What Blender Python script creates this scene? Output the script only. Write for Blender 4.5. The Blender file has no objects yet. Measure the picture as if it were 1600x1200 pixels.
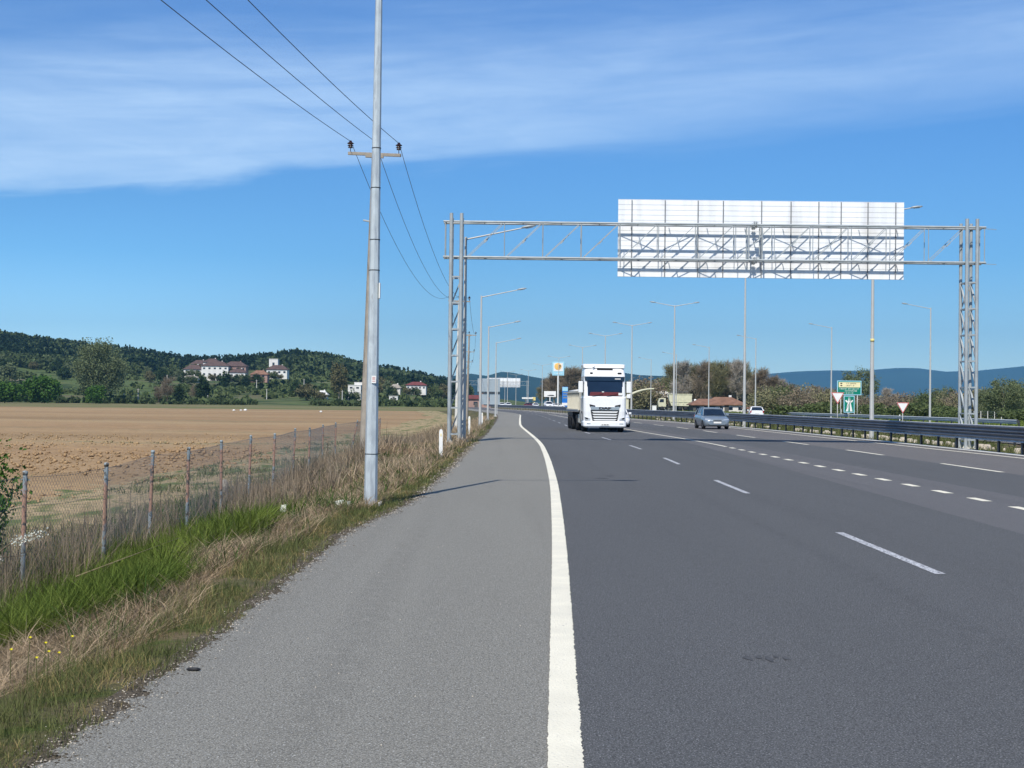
import bpy, math, random
import numpy as np
from mathutils import Vector, Matrix
R = math.radians
rnd = random.Random(7)
nr = np.random.default_rng(11)

# ------------------------------------------------------------------ camera, sky, sun, exposure
sc = bpy.context.scene
col = sc.collection
cam = bpy.data.cameras.new('camera'); co = bpy.data.objects.new('camera', cam); col.objects.link(co)
cam.lens = 36 * 2220 / 1600; cam.sensor_width = 36; cam.clip_end = 60000; cam.clip_start = .1
co.location = (0, 0, 1.7)
co.rotation_euler = (Matrix.Rotation(math.pi/2 + math.atan(28/2220), 3, 'X') @ Matrix.Rotation(R(.65), 3, 'Z')).to_euler()
sc.camera = co
sc.view_settings.view_transform = 'Standard'; sc.view_settings.look = 'None'
sc.view_settings.exposure = 0.25; sc.view_settings.gamma = 1
EL, AZ = R(47), R(14.5)
sun = bpy.data.lights.new('sun', 'SUN'); so = bpy.data.objects.new('sun', sun); col.objects.link(so)
sun.energy = 4.2; sun.angle = R(.5); sun.color = (1, .955, .88)
so.rotation_euler = Vector((math.sin(AZ)*math.cos(EL), math.cos(AZ)*math.cos(EL), -math.sin(EL))).to_track_quat('-Z', 'Y').to_euler()
so.location = (0, 0, 60)

w = bpy.data.worlds.new('World'); sc.world = w; w.use_nodes = True
nt = w.node_tree; N = nt.nodes; L = nt.links; N.clear()
def nd(t, **k):
    n = N.new(t)
    for a, b in k.items(): setattr(n, a, b)
    return n
def mth(op, a, b=None, c=None, clamp=False):
    n = nd('ShaderNodeMath', operation=op, use_clamp=clamp)
    for i, v in enumerate((a, b, c)):
        if v is None: continue
        if isinstance(v, (int, float)): n.inputs[i].default_value = v
        else: L.new(v, n.inputs[i])
    return n.outputs[0]
def smooth(v, a, b, lo=0., hi=1.):
    n = nd('ShaderNodeMapRange', interpolation_type='SMOOTHSTEP')
    L.new(v, n.inputs[0])
    for i, q in enumerate((a, b, lo, hi)):
        if isinstance(q, (int, float)): n.inputs[i+1].default_value = q
        else: L.new(q, n.inputs[i+1])
    return n.outputs[0]
sky = nd('ShaderNodeTexSky', sky_type='NISHITA', sun_disc=False, sun_elevation=EL, sun_rotation=math.pi + AZ,
         air_density=1.0, dust_density=.15, ozone_density=3.0, altitude=0)
tc = nd('ShaderNodeTexCoord'); sep = nd('ShaderNodeSeparateXYZ'); L.new(tc.outputs['Generated'], sep.inputs[0])
zz = mth('MAXIMUM', sep.outputs[2], .02)
hyp = mth('SQRT', mth('ADD', mth('MULTIPLY', sep.outputs[0], sep.outputs[0]), mth('MULTIPLY', sep.outputs[1], sep.outputs[1])))
elev = mth('DIVIDE', sep.outputs[2], hyp)            # tangent of elevation
azi = mth('ARCTAN2', sep.outputs[0], sep.outputs[1])
def noise(vec, scale, detail=5, rough=.55, dist=0.):
    n = nd('ShaderNodeTexNoise'); L.new(vec, n.inputs['Vector'])
    n.inputs['Scale'].default_value = scale; n.inputs['Detail'].default_value = detail
    n.inputs['Roughness'].default_value = rough; n.inputs['Distortion'].default_value = dist
    return n.outputs['Fac']
cv = nd('ShaderNodeCombineXYZ')
L.new(mth('MULTIPLY', azi, 1.), cv.inputs[0]); L.new(mth('MULTIPLY', elev, 4.), cv.inputs[1])
n1 = noise(cv.outputs[0], 3.2, 6, .55, .6)
n2 = noise(cv.outputs[0], 11., 6, .6, .9)
cv3 = nd('ShaderNodeCombineXYZ')
L.new(azi, cv3.inputs[0]); L.new(mth('MULTIPLY', mth('SUBTRACT', elev, mth('MULTIPLY', azi, .07)), 11.), cv3.inputs[1])
n3 = noise(cv3.outputs[0], 5., 5, .6, .3)
# lower hem of the high cloud sheet: lower on the left than on the right
x2 = mth('MULTIPLY', azi, azi)
hem = mth('ADD', mth('MULTIPLY', azi, .085), .162)
hem = mth('ADD', hem, mth('MULTIPLY', mth('SUBTRACT', n1, .5), .045))
hem = mth('ADD', hem, mth('MULTIPLY', mth('SUBTRACT', n3, .5), .035))
soft = smooth(azi, -.2, .3, .016, .045)
e1 = smooth(elev, hem, mth('ADD', hem, soft))
fade = smooth(elev, mth('ADD', hem, .05), mth('ADD', hem, .13), 1., .16)
tex = mth('ADD', .02, mth('MULTIPLY', mth('ADD', mth('MULTIPLY', n3, 1.1), mth('MULTIPLY', n2, .8)), 1.0), clamp=False)
cl = mth('MULTIPLY', mth('MULTIPLY', e1, fade), tex)
cl = mth('MULTIPLY', mth('MULTIPLY', cl, smooth(azi, .3, -.25, .33, .54)), 1., clamp=True)
tint = nd('ShaderNodeMix', data_type='RGBA', blend_type='MULTIPLY'); tint.inputs[0].default_value = 1
L.new(sky.outputs[0], tint.inputs[6])
ramp = nd('ShaderNodeValToRGB'); L.new(mth('MULTIPLY', elev, 3., clamp=True), ramp.inputs[0])
ramp.color_ramp.elements[0].color = (.80, 1.06, 1.34, 1); ramp.color_ramp.elements[1].color = (.43, .79, 1.24, 1)
ramp.color_ramp.elements[1].position = .85
e = ramp.color_ramp.elements.new(.3); e.color = (.43, .78, 1.12, 1); e = ramp.color_ramp.elements.new(.15); e.color = (.60, .87, 1.14, 1)
glow = mth('ADD', 1., mth('MULTIPLY', mth('MULTIPLY', smooth(azi, -.02, -.34), smooth(elev, .02, .17, 1., 0.)), .42))
vm = nd('ShaderNodeVectorMath', operation='SCALE'); L.new(ramp.outputs[0], vm.inputs[0]); L.new(glow, vm.inputs['Scale']); L.new(vm.outputs[0], tint.inputs[7])
mixc = nd('ShaderNodeMix', data_type='RGBA'); L.new(cl, mixc.inputs[0]); L.new(tint.outputs[2], mixc.inputs[6])
mixc.inputs[7].default_value = (6.8, 9.0, 11.6, 1)
bg = nd('ShaderNodeBackground'); L.new(mixc.outputs[2], bg.inputs[0]); bg.inputs[1].default_value = .085
ow = nd('ShaderNodeOutputWorld'); L.new(bg.outputs[0], ow.inputs[0])

# ------------------------------------------------------------------ materials
def mat(name, c, rough=.8, metal=0., var=.15, scale=4., c2=None, bump=0., bscale=40., spec=.3, island=0., extra=None, detail=5, coat=0.):
    m = bpy.data.materials.new(name); m.use_nodes = True
    t = m.node_tree; n = t.nodes; l = t.links
    b = n['Principled BSDF']; b.inputs['Roughness'].default_value = rough; b.inputs['Metallic'].default_value = metal
    b.inputs['Specular IOR Level'].default_value = spec
    b.inputs['Coat Weight'].default_value = coat
    tcn = n.new('ShaderNodeTexCoord'); nz = n.new('ShaderNodeTexNoise'); l.new(tcn.outputs['Object'], nz.inputs['Vector'])
    nz.inputs['Scale'].default_value = scale; nz.inputs['Detail'].default_value = detail
    rp = n.new('ShaderNodeValToRGB'); l.new(nz.outputs['Fac'], rp.inputs[0])
    c2 = c2 or tuple(min(1, v*(1+var)) for v in c); c1 = tuple(v*(1-var) for v in c) if c2 is None or var else c
    rp.color_ramp.elements[0].position = .3; rp.color_ramp.elements[1].position = .7
    rp.color_ramp.elements[0].color = (*c1, 1); rp.color_ramp.elements[1].color = (*c2, 1)
    out = rp.outputs[0]
    if island:
        g = n.new('ShaderNodeNewGeometry'); hs = n.new('ShaderNodeHueSaturation'); l.new(out, hs.inputs['Color'])
        mr = n.new('ShaderNodeMapRange'); l.new(g.outputs['Random Per Island'], mr.inputs[0])
        mr.inputs[3].default_value = 1-island; mr.inputs[4].default_value = 1+island
        l.new(mr.outputs[0], hs.inputs['Value'])
        out = hs.outputs[0]
    l.new(out, b.inputs['Base Color'])
    if bump:
        nb = n.new('ShaderNodeTexNoise'); l.new(tcn.outputs['Object'], nb.inputs['Vector']); nb.inputs['Scale'].default_value = bscale
        nb.inputs['Detail'].default_value = 6
        bp = n.new('ShaderNodeBump'); bp.inputs['Strength'].default_value = bump; bp.inputs['Distance'].default_value = .05
        l.new(nb.outputs['Fac'], bp.inputs['Height']); l.new(bp.outputs[0], b.inputs['Normal'])
    if extra: extra(m, n, l, b, tcn, out)
    return m

def blend_layers(layers):
    """mask layers: (colour, noise scale, lo, hi, stretch xyz) mixed over the base colour, for worn or patchy surfaces"""
    def f(m, n, l, b, tcn, out):
        cur = out
        for c, s, lo, hi, st in layers:
            mp = n.new('ShaderNodeMapping'); l.new(tcn.outputs['Object'], mp.inputs[0]); mp.inputs['Scale'].default_value = st
            z = n.new('ShaderNodeTexNoise'); l.new(mp.outputs[0], z.inputs['Vector']); z.inputs['Scale'].default_value = s; z.inputs['Detail'].default_value = 6
            r = n.new('ShaderNodeMapRange'); l.new(z.outputs['Fac'], r.inputs[0]); r.inputs[1].default_value = lo; r.inputs[2].default_value = hi
            mx = n.new('ShaderNodeMix'); mx.data_type = 'RGBA'; l.new(r.outputs[0], mx.inputs[0]); l.new(cur, mx.inputs[6]); mx.inputs[7].default_value = (*c, 1)
            cur = mx.outputs[2]
        l.new(cur, b.inputs['Base Color'])
    return f
S1 = (1, 1, 1)
M = {}
def asphalt(name, c, patch, grit):
    def f(m, n, l, b, tcn, out):
        cur = out
        for cc, sc_, lo, hi, st, det in ((patch, .35, .42, .68, (1.6, .25, 1), 6), (tuple(v*.80 for v in c), .9, .60, .74, (1.5, .12, 1), 6), (tuple(v*1.10 for v in c), .8, .46, .60, (1, .03, 1), 3), (tuple(v*.86 for v in c), 1.3, .56, .68, (1, .02, 1), 3), (tuple(v*1.12 for v in c), 6., .48, .66, S1, 3),
                                  (tuple(v*.74 for v in c), 38., .54, .62, (1, .7, 1), 4), (tuple(min(1, v*1.35) for v in c), 46., .56, .66, (1, .6, 1), 4), (tuple(v*.58 for v in c), 80., .53, .60, S1, 2), (grit, 100., .58, .66, (1, .8, 1), 1), (tuple(v*1.5 for v in grit), 45., .735, .76, S1, 1)):
            mp = n.new('ShaderNodeMapping'); l.new(tcn.outputs['Object'], mp.inputs[0]); mp.inputs['Scale'].default_value = st
            mp.inputs['Location'].default_value = (sc_*.37, sc_*.11, 0)
            z = n.new('ShaderNodeTexNoise'); l.new(mp.outputs[0], z.inputs['Vector']); z.inputs['Scale'].default_value = sc_; z.inputs['Detail'].default_value = det
            r = n.new('ShaderNodeMapRange'); l.new(z.outputs['Fac'], r.inputs[0]); r.inputs[1].default_value = lo; r.inputs[2].default_value = hi
            mx = n.new('ShaderNodeMix'); mx.data_type = 'RGBA'; l.new(r.outputs[0], mx.inputs[0]); l.new(cur, mx.inputs[6]); mx.inputs[7].default_value = (*cc, 1)
            cur = mx.outputs[2]
        l.new(cur, b.inputs['Base Color'])
    return mat(name, c, .92, 0, .25, 60, bump=.5, bscale=90, spec=.2, detail=3, extra=f)
M['lane'] = asphalt('dark_asphalt', (.106, .107, .106), (.120, .121, .119), (.24, .24, .24))
M['shoulder'] = asphalt('shoulder_asphalt', (.245, .232, .195), (.28, .267, .225), (.42, .41, .37))
M['band'] = asphalt('pale_asphalt', (.135, .131, .130), (.150, .145, .142), (.28, .28, .28))
M['outer'] = asphalt('outer_asphalt', (.158, .148, .140), (.175, .165, .155), (.28, .27, .26))
M['paint'] = mat('road_paint', (.84, .78, .61), .7, var=.06, scale=3, bump=.3, bscale=60,
                 extra=blend_layers([((.72, .67, .53), 1.2, .5, .8, S1), ((.30, .29, .26), 45., .66, .74, (1, .6, 1)), ((.45, .43, .38), 5., .68, .78, (3, 8, 1))]))
M['paint_worn'] = mat('worn_road_paint', (.62, .62, .62), .75, var=.1, scale=3,
                 extra=blend_layers([((.42, .42, .42), 6., .45, .62, (2, 1, 1)), ((.15, .15, .155), 42., .50, .60, S1), ((.12, .12, .125), 9., .60, .66, (3, .8, 1))]))
M['soil'] = mat('tilled_soil', (.345, .225, .118), .95, var=.16, scale=.9, bump=1., bscale=7., spec=.1,
                extra=blend_layers([((.385, .27, .145), .05, .4, .65, (.3, 1, 1)), ((.28, .19, .10), .02, .5, .62, (.3, 2.2, 1)), ((.22, .145, .09), 5., .56, .68, (.7, 1.6, 1)), ((.22, .20, .11), .09, .60, .72, (.22, 2.4, 1)), ((.45, .32, .185), 2.2, .6, .75, (.6, 1.5, 1))]))
M['stubble'] = mat('field_margin', (.24, .19, .10), .95, var=.2, scale=.08, bump=.6, bscale=2., spec=.1,
                extra=blend_layers([((.13, .15, .05), .03, .42, .6, (.3, 2, 1)), ((.09, .11, .04), .3, .58, .7, (.4, 2, 1))]))
M['track'] = mat('dry_track', (.40, .30, .17), .95, var=.15, scale=2., bump=.8, bscale=12., spec=.1,
                extra=blend_layers([((.12, .15, .05), .8, .50, .62, (2, .5, 1)), ((.19, .18, .08), 6., .52, .66, S1)]))
M['verge'] = mat('verge_soil', (.11, .10, .05), .95, var=.3, scale=3., bump=1., bscale=18., spec=.1,
                extra=blend_layers([((.17, .13, .075), 1.3, .45, .6, S1), ((.06, .085, .02), 2.1, .5, .65, S1)]))
M['edge_dirt'] = mat('edge_grit', (.15, .125, .09), .95, var=.35, scale=20., bump=1., bscale=50., spec=.1)
M['plain'] = mat('plain_grass', (.10, .13, .035), .95, var=.25, scale=.15, bump=.5, bscale=1., spec=.1,
                extra=blend_layers([((.17, .16, .06), .04, .45, .62, (1, 1.5, 1)), ((.055, .08, .02), .3, .52, .7, (1, .6, 1))]))
M['median'] = mat('median_soil', (.17, .13, .09), .95, var=.25, scale=1.5, bump=1., bscale=9., spec=.1,
                extra=blend_layers([((.08, .12, .03), .6, .48, .6, (1, .6, 1)), ((.30, .27, .21), 3.5, .60, .68, S1)]))
M['hill'] = mat('hill_meadow', (.095, .125, .040), .95, var=.25, scale=.03, spec=.1,
                extra=blend_layers([((.13, .12, .06), .012, .5, .62, (1, 1.5, 1)), ((.035, .055, .018), .06, .5, .62, (1, .8, 1)), ((.25, .21, .14), .02, .67, .71, (1, 3, 1))]))
M['mountain'] = mat('mountain', (.018, .040, .030), .95, var=.3, scale=.002, spec=.05)
M['galv'] = mat('galvanised_steel', (.36, .39, .39), .5, .15, .12, 3., spec=.5)
M['galv_pole'] = mat('galvanised_pole', (.50, .55, .56), .5, .15, .10, 6., spec=.5,
                extra=blend_layers([((.40, .44, .46), 14., .5, .62, (1, 1, .2)), ((.33, .34, .34), 30., .66, .72, (1, 1, .15))]))
M['galv_pale'] = mat('pale_lamp_post', (.50, .50, .47), .6, .2, .06, 2., spec=.4)
M['rail'] = mat('weathered_rail', (.115, .12, .135), .5, .4, .18, 1.2, spec=.4,
                extra=blend_layers([((.05, .055, .065), 1.5, .55, .7, (1, .3, 3))]))
M['rail_post'] = mat('rail_post', (.07, .075, .08), .6, .4, .2, 4.)
M['lip'] = mat('rail_edge_highlight', (.62, .63, .62), .6, var=.15, scale=1.5)  # bright line of light along the rail edges, put into the colour
M['concrete'] = mat('pole_concrete', (.33, .29, .235), .9, var=.12, scale=5., bump=.3, bscale=30,
                extra=blend_layers([((.22, .195, .16), 2., .55, .7, (3, 3, .4))]))
M['concrete_pale'] = mat('pale_concrete', (.60, .58, .52), .9, var=.1, scale=5.)
M['ceramic'] = mat('brown_ceramic', (.035, .014, .014), .2, spec=.6)
M['wire'] = mat('conductor', (.07, .09, .13), .5, .4)
M['board'] = mat('sign_back_aluminium', (.84, .845, .84), .6, 0, .03, 1.5, spec=.4, extra=blend_layers([((.76, .77, .77), 2.5, .52, .66, (1, 1, .15)), ((.70, .70, .69), .6, .58, .70, (2, 1, .3))]))
M['board_dull'] = mat('dull_sign_back', (.34, .40, .43), .6, .2, .06, 1.5)
M['white'] = mat('white_paint', (.80, .80, .78), .35, var=.03, scale=2., coat=.4)
M['white_matt'] = mat('white_matt', (.78, .77, .72), .7, var=.06, scale=3.)
M['dark'] = mat('dark_plastic', (.018, .018, .02), .55, var=.2, scale=8)
M['rubber'] = mat('rubber', (.022, .022, .023), .85, var=.2, scale=20)
M['rim'] = mat('wheel_rim', (.38, .38, .39), .4, .6, .1, 6)
M['glass'] = mat('dark_glass', (.012, .022, .040), .06, 0, .2, 1., spec=.6)
M['lamp_glass'] = mat('lamp_glass', (.55, .58, .62), .12, .3, .1, 10)
M['tail'] = mat('tail_lamp', (.35, .02, .02), .2, 0, .1, 10)
M['chrome'] = mat('chrome', (.65, .66, .68), .2, .8, .05, 5)
M['carblue'] = mat('grey_blue_paint', (.25, .30, .34), .32, .35, .05, 3., coat=.5)
M['maroon'] = mat('maroon_cloth', (.12, .025, .030), .8, var=.3, scale=14)
M['tipper'] = mat('tipper_cream', (.56, .53, .43), .65, var=.08, scale=2.)
M['cream'] = mat('dump_cream', (.60, .57, .40), .65, var=.1, scale=1.)
M['grime'] = mat('chassis_grime', (.10, .095, .085), .9, var=.2, scale=6)
M['green_sign'] = mat('green_sign', (.004, .20, .13), .4, var=.05, scale=2)
M['yellow_sign'] = mat('pale_yellow', (.82, .72, .42), .5, var=.05, scale=2)
M['red'] = mat('sign_red', (.50, .03, .025), .5, var=.1, scale=4)
M['blue'] = mat('totem_blue', (.02, .17, .55), .4, var=.08, scale=1)
M['paleblue'] = mat('pale_blue', (.35, .62, .72), .4, var=.05, scale=1)
M['orange'] = mat('sign_orange', (.85, .50, .14), .4, var=.05, scale=1)
M['yellow'] = mat('forecourt_yellow', (.72, .60, .22), .6, var=.05, scale=1)
M['roof'] = mat('clay_roof', (.105, .068, .058), .85, var=.25, scale=.8, bump=.3, bscale=4)
M['roof_orange'] = mat('orange_roof', (.23, .125, .08), .85, var=.25, scale=.8)
M['roof_red'] = mat('red_roof', (.17, .05, .045), .8, var=.2, scale=.8)
M['plaster'] = mat('white_plaster', (.70, .68, .63), .85, var=.08, scale=.6)
M['pink'] = mat('pink_plaster', (.34, .22, .18), .85, var=.12, scale=.6)
def post_paint(m, n, l, b, tcn, out):
    # rust has eaten the middle of each post, above the weeds and below the painted head
    sp_ = n.new('ShaderNodeSeparateXYZ'); l.new(tcn.outputs['Object'], sp_.inputs[0])
    z = n.new('ShaderNodeTexNoise'); l.new(tcn.outputs['Object'], z.inputs['Vector']); z.inputs['Scale'].default_value = 7.; z.inputs['Detail'].default_value = 5
    def mm(op, a, c=None):
        q = n.new('ShaderNodeMath'); q.operation = op; q.use_clamp = False
        for k, v in enumerate((a, c)):
            if v is None: continue
            if isinstance(v, (int, float)): q.inputs[k].default_value = v
            else: l.new(v, q.inputs[k])
        return q.outputs[0]
    d = mm('ABSOLUTE', mm('SUBTRACT', mm('ADD', sp_.outputs[2], mm('MULTIPLY', z.outputs['Fac'], .9)), .80))
    r = n.new('ShaderNodeMapRange'); l.new(d, r.inputs[0]); r.inputs[1].default_value = .38; r.inputs[2].default_value = .30
    mx = n.new('ShaderNodeMix'); mx.data_type = 'RGBA'; l.new(r.outputs[0], mx.inputs[0]); l.new(out, mx.inputs[6]); mx.inputs[7].default_value = (.40, .235, .165, 1)
    z2 = n.new('ShaderNodeTexNoise'); l.new(tcn.outputs['Object'], z2.inputs['Vector']); z2.inputs['Scale'].default_value = 16.; z2.inputs['Detail'].default_value = 5
    r2 = n.new('ShaderNodeMapRange'); l.new(z2.outputs['Fac'], r2.inputs[0]); r2.inputs[1].default_value = .56; r2.inputs[2].default_value = .62
    m2 = n.new('ShaderNodeMix'); m2.data_type = 'RGBA'; l.new(r2.outputs[0], m2.inputs[0]); l.new(mx.outputs[2], m2.inputs[6]); m2.inputs[7].default_value = (.10, .09, .08, 1)
    l.new(m2.outputs[2], b.inputs['Base Color'])
M['fence_post'] = mat('fence_post_paint', (.27, .31, .32), .7, .1, .25, 9., extra=post_paint)
M['mesh_wire'] = mat('chain_link_wire', (.12, .15, .18), .6, .4, .2, 5)
M['stone'] = mat('pale_stone', (.55, .48, .38), .9, var=.15, scale=6, bump=.5, bscale=12)
M['bark'] = mat('bark', (.10, .075, .05), .95, var=.3, scale=3)
M['bark_pale'] = mat('pale_bark', (.24, .21, .16), .95, var=.2, scale=3)
def leaf(name, c, c2, isl=.24):
    def f(m, n, l, b, tcn, out):
        tr = n.new('ShaderNodeBsdfTranslucent'); mx = n.new('ShaderNodeMixShader'); mx.inputs[0].default_value = .28
        src = b.inputs['Base Color'].links[0].from_socket
        l.new(src, tr.inputs[0]); l.new(b.outputs[0], mx.inputs[1]); l.new(tr.outputs[0], mx.inputs[2])
        l.new(mx.outputs[0], n['Material Output'].inputs[0])
    return mat(name, c, .75, var=.0001, scale=.35, c2=c2, spec=.15, island=isl, extra=f)
M['leaf_dark'] = leaf('leaf_dark', (.032, .060, .022), (.055, .085, .030))
M['leaf_mid'] = leaf('leaf_mid', (.088, .125, .040), (.135, .160, .062))
M['leaf_bright'] = leaf('leaf_bright', (.050, .12, .018), (.09, .17, .03))
M['leaf_olive'] = leaf('leaf_olive', (.13, .125, .055), (.19, .17, .085))
M['leaf_grey'] = leaf('leaf_grey', (.13, .165, .075), (.19, .215, .105))
M['twig'] = leaf('twig_brown', (.22, .18, .12), (.30, .24, .165))
M['twig_olive'] = leaf('twig_olive', (.20, .19, .10), (.27, .25, .13))
M['twig_pale'] = leaf('twig_pale', (.36, .32, .26), (.45, .40, .33))
M['pine'] = leaf('pine_green', (.016, .034, .016), (.030, .052, .022), .45)
M['wood_mid'] = leaf('wood_green', (.068, .098, .036), (.098, .124, .048), .4)
M['g_green'] = leaf('grass_green', (.105, .130, .040), (.17, .175, .065), .45)
M['g_lush'] = leaf('grass_lush', (.105, .155, .028), (.20, .24, .045), .6)
M['g_dark'] = leaf('grass_dark', (.045, .095, .018), (.07, .12, .025), .4)
M['g_yellow'] = leaf('grass_yellow', (.26, .22, .085), (.34, .25, .11), .35)
M['g_straw'] = leaf('straw', (.37, .265, .165), (.50, .385, .25), .5)
M['g_stalk'] = leaf('dead_stalk', (.23, .175, .115), (.33, .26, .18), .45)
M['blossom'] = leaf('blossom', (.75, .75, .62), (.80, .80, .70), .1)
M['yflower'] = leaf('yellow_flower', (.75, .65, .04), (.8, .7, .05), .1)

# ------------------------------------------------------------------ mesh helpers
def new_obj(name, data, parent=None):
    o = bpy.data.objects.new(name, data); col.objects.link(o)
    if parent is not None: o.parent = parent
    return o
def tag(o, label=None, cat=None, group=None, kind=None):
    for k, v in (('label', label), ('category', cat), ('group', group), ('kind', kind)):
        if v: o[k] = v
    return o
def empty(name, loc=(0, 0, 0), rz=0., label=None, cat=None, group=None):
    o = new_obj(name, None); o.location = loc; o.rotation_euler.z = rz; o.empty_display_size = .2
    return tag(o, label, cat, group)
KIDS = {}
def copy_tree(o, parent=None):
    c = o.copy(); col.objects.link(c); c.parent = parent
    for ch in list(o.children): copy_tree(ch, c)
    return c
class MB:
    def __init__(s): s.v = []; s.f = []; s.sm = []
    def add(s, vs, fs, smooth=False):
        b = len(s.v); s.v += [tuple(p) for p in vs]; s.f += [tuple(i+b for i in f) for f in fs]; s.sm += [smooth]*len(fs); return s
    def box(s, c, d, rz=0., taper=(1, 1), m=None):
        x, y, z = d[0]/2, d[1]/2, d[2]/2
        P = []
        for sz in (-1, 1):
            tx, ty = taper if sz > 0 else (1, 1)
            for sx, sy in ((-1, -1), (1, -1), (1, 1), (-1, 1)): P.append(Vector((sx*x*tx, sy*y*ty, sz*z)))
        mt = Matrix.Rotation(rz, 3, 'Z') if m is None else m
        P = [mt @ p + Vector(c) for p in P]
        return s.add(P, [(0, 3, 2, 1), (4, 5, 6, 7), (0, 1, 5, 4), (1, 2, 6, 5), (2, 3, 7, 6), (3, 0, 4, 7)])
    def bar(s, a, b, w, h=None):
        a, b = Vector(a), Vector(b); h = h or w; d = b-a; q = d.to_track_quat('Y', 'Z').to_matrix()
        return s.box((a+b)/2, (w, d.length, h), m=q)
    def tube(s, a, b, r0, r1=None, n=8, cap=True, smooth=True):
        a, b = Vector(a), Vector(b); r1 = r0 if r1 is None else r1
        q = (b-a).to_track_quat('Z', 'Y').to_matrix(); P = []
        for c, r in ((a, r0), (b, r1)):
            for i in range(n):
                t = 2*math.pi*i/n; P.append(c + q @ Vector((r*math.cos(t), r*math.sin(t), 0)))
        s.add(P, [(i, (i+1) % n, n+(i+1) % n, n+i) for i in range(n)], smooth)
        if cap: s.add(P, [tuple(range(n-1, -1, -1)), tuple(range(n, 2*n))])
        return s
    def path(s, pts, rs, n=6):
        for i in range(len(pts)-1): s.tube(pts[i], pts[i+1], rs[i], rs[i+1], n)
        return s
    def lathe(s, prof, n=16, c=(0, 0, 0), axis='Z'):
        P = []; c = Vector(c)
        for r, z in prof:
            for i in range(n):
                t = 2*math.pi*i/n
                p = Vector((r*math.cos(t), r*math.sin(t), z))
                if axis == 'X': p = Vector((p.z, p.x, p.y))
                if axis == 'Y': p = Vector((p.x, p.z, p.y))
                P.append(c+p)
        F = []
        for k in range(len(prof)-1):
            for i in range(n): F.append((k*n+i, k*n+(i+1) % n, (k+1)*n+(i+1) % n, (k+1)*n+i))
        return s.add(P, F, True)
    def prism(s, outline, y0, y1):      # outline in x,z ; extruded along y
        n = len(outline); P = [(x, y0, z) for x, z in outline] + [(x, y1, z) for x, z in outline]
        F = [tuple(range(n)), tuple(range(2*n-1, n-1, -1))] + [(i, n+i, n+(i+1) % n, (i+1) % n) for i in range(n)]
        return s.add(P, F)
    def prism_x(s, outline, x0, x1):    # outline in y,z ; extruded along x
        n = len(outline); P = [(x0, y, z) for y, z in outline] + [(x1, y, z) for y, z in outline]
        F = [tuple(range(n)), tuple(range(2*n-1, n-1, -1))] + [(i, n+i, n+(i+1) % n, (i+1) % n) for i in range(n)]
        return s.add(P, F)
    def loft(s, rings, smooth=True, cap=True):
        n = len(rings[0]); P = [p for r in rings for p in r]; F = []
        for k in range(len(rings)-1):
            for i in range(n): F.append((k*n+i, k*n+(i+1) % n, (k+1)*n+(i+1) % n, (k+1)*n+i))
        s.add(P, F, smooth)
        if cap: s.add(P, [tuple(range(n-1, -1, -1)), tuple((len(rings)-1)*n+i for i in range(n))])
        return s
    def build(s, name, m, parent=None, bevel=0., fix=True):
        me = bpy.data.meshes.new(name); me.from_pydata(s.v, [], s.f)
        me.polygons.foreach_set('use_smooth', s.sm); me.materials.append(m); me.update()
        if fix:
            import bmesh
            bm = bmesh.new(); bm.from_mesh(me); bmesh.ops.remove_doubles(bm, verts=bm.verts, dist=.0002)
            bmesh.ops.recalc_face_normals(bm, faces=bm.faces)
            if bevel:
                es = [e for e in bm.edges if len(e.link_faces) == 2 and e.calc_face_angle(0) > .5]
                bmesh.ops.bevel(bm, geom=es, offset=bevel, segments=2, affect='EDGES', profile=.6)
            bm.to_mesh(me); bm.free()
        o = new_obj(name, me, parent)
        return o
def fast_mesh(name, V, Q, mats, parent=None, mi=None, smooth=False):
    me = bpy.data.meshes.new(name); V = np.asarray(V, np.float32); Q = np.asarray(Q, np.int32)
    me.vertices.add(len(V)); me.vertices.foreach_set('co', V.ravel())
    k = Q.shape[1]
    me.loops.add(Q.size); me.loops.foreach_set('vertex_index', Q.ravel())
    me.polygons.add(len(Q)); me.polygons.foreach_set('loop_start', np.arange(0, Q.size, k, dtype=np.int32))
    for m in mats: me.materials.append(m)
    if mi is not None: me.polygons.foreach_set('material_index', np.asarray(mi, np.int32))
    if smooth: me.polygons.foreach_set('use_smooth', np.ones(len(Q), bool))
    me.update(calc_edges=True)
    return new_obj(name, me, parent)
def grid(xs, ys, zf):   # arrays (n,m)
    n, m = xs.shape
    V = np.stack([xs, ys, zf], -1).reshape(-1, 3)
    i = np.arange(n-1)[:, None]*m + np.arange(m-1)[None]
    Q = np.stack([i, i+m, i+m+1, i+1], -1).reshape(-1, 4)[:, ::-1]
    return V, Q
def vnoise(x, y, s, seed=0):
    """cheap smooth value noise"""
    x = x/s; y = y/s; xi = np.floor(x).astype(np.int64); yi = np.floor(y).astype(np.int64); fx = x-xi; fy = y-yi
    fx = fx*fx*(3-2*fx); fy = fy*fy*(3-2*fy)
    def h(a, b):
        v = (a*374761393 + b*668265263 + seed*974711) & 0x7fffffff
        v = ((v ^ (v >> 13))*1274126177) & 0x7fffffff
        return ((v ^ (v >> 16)) & 0xffff)/65535.
    return (h(xi, yi)*(1-fx)+h(xi+1, yi)*fx)*(1-fy) + (h(xi, yi+1)*(1-fx)+h(xi+1, yi+1)*fx)*fy
def fbm(x, y, s, o=4, seed=0):
    a = 0; k = 1.; t = 0
    for i in range(o): a = a + k*vnoise(x, y, s/2**i, seed+i); t += k; k *= .5
    return a/t

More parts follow.
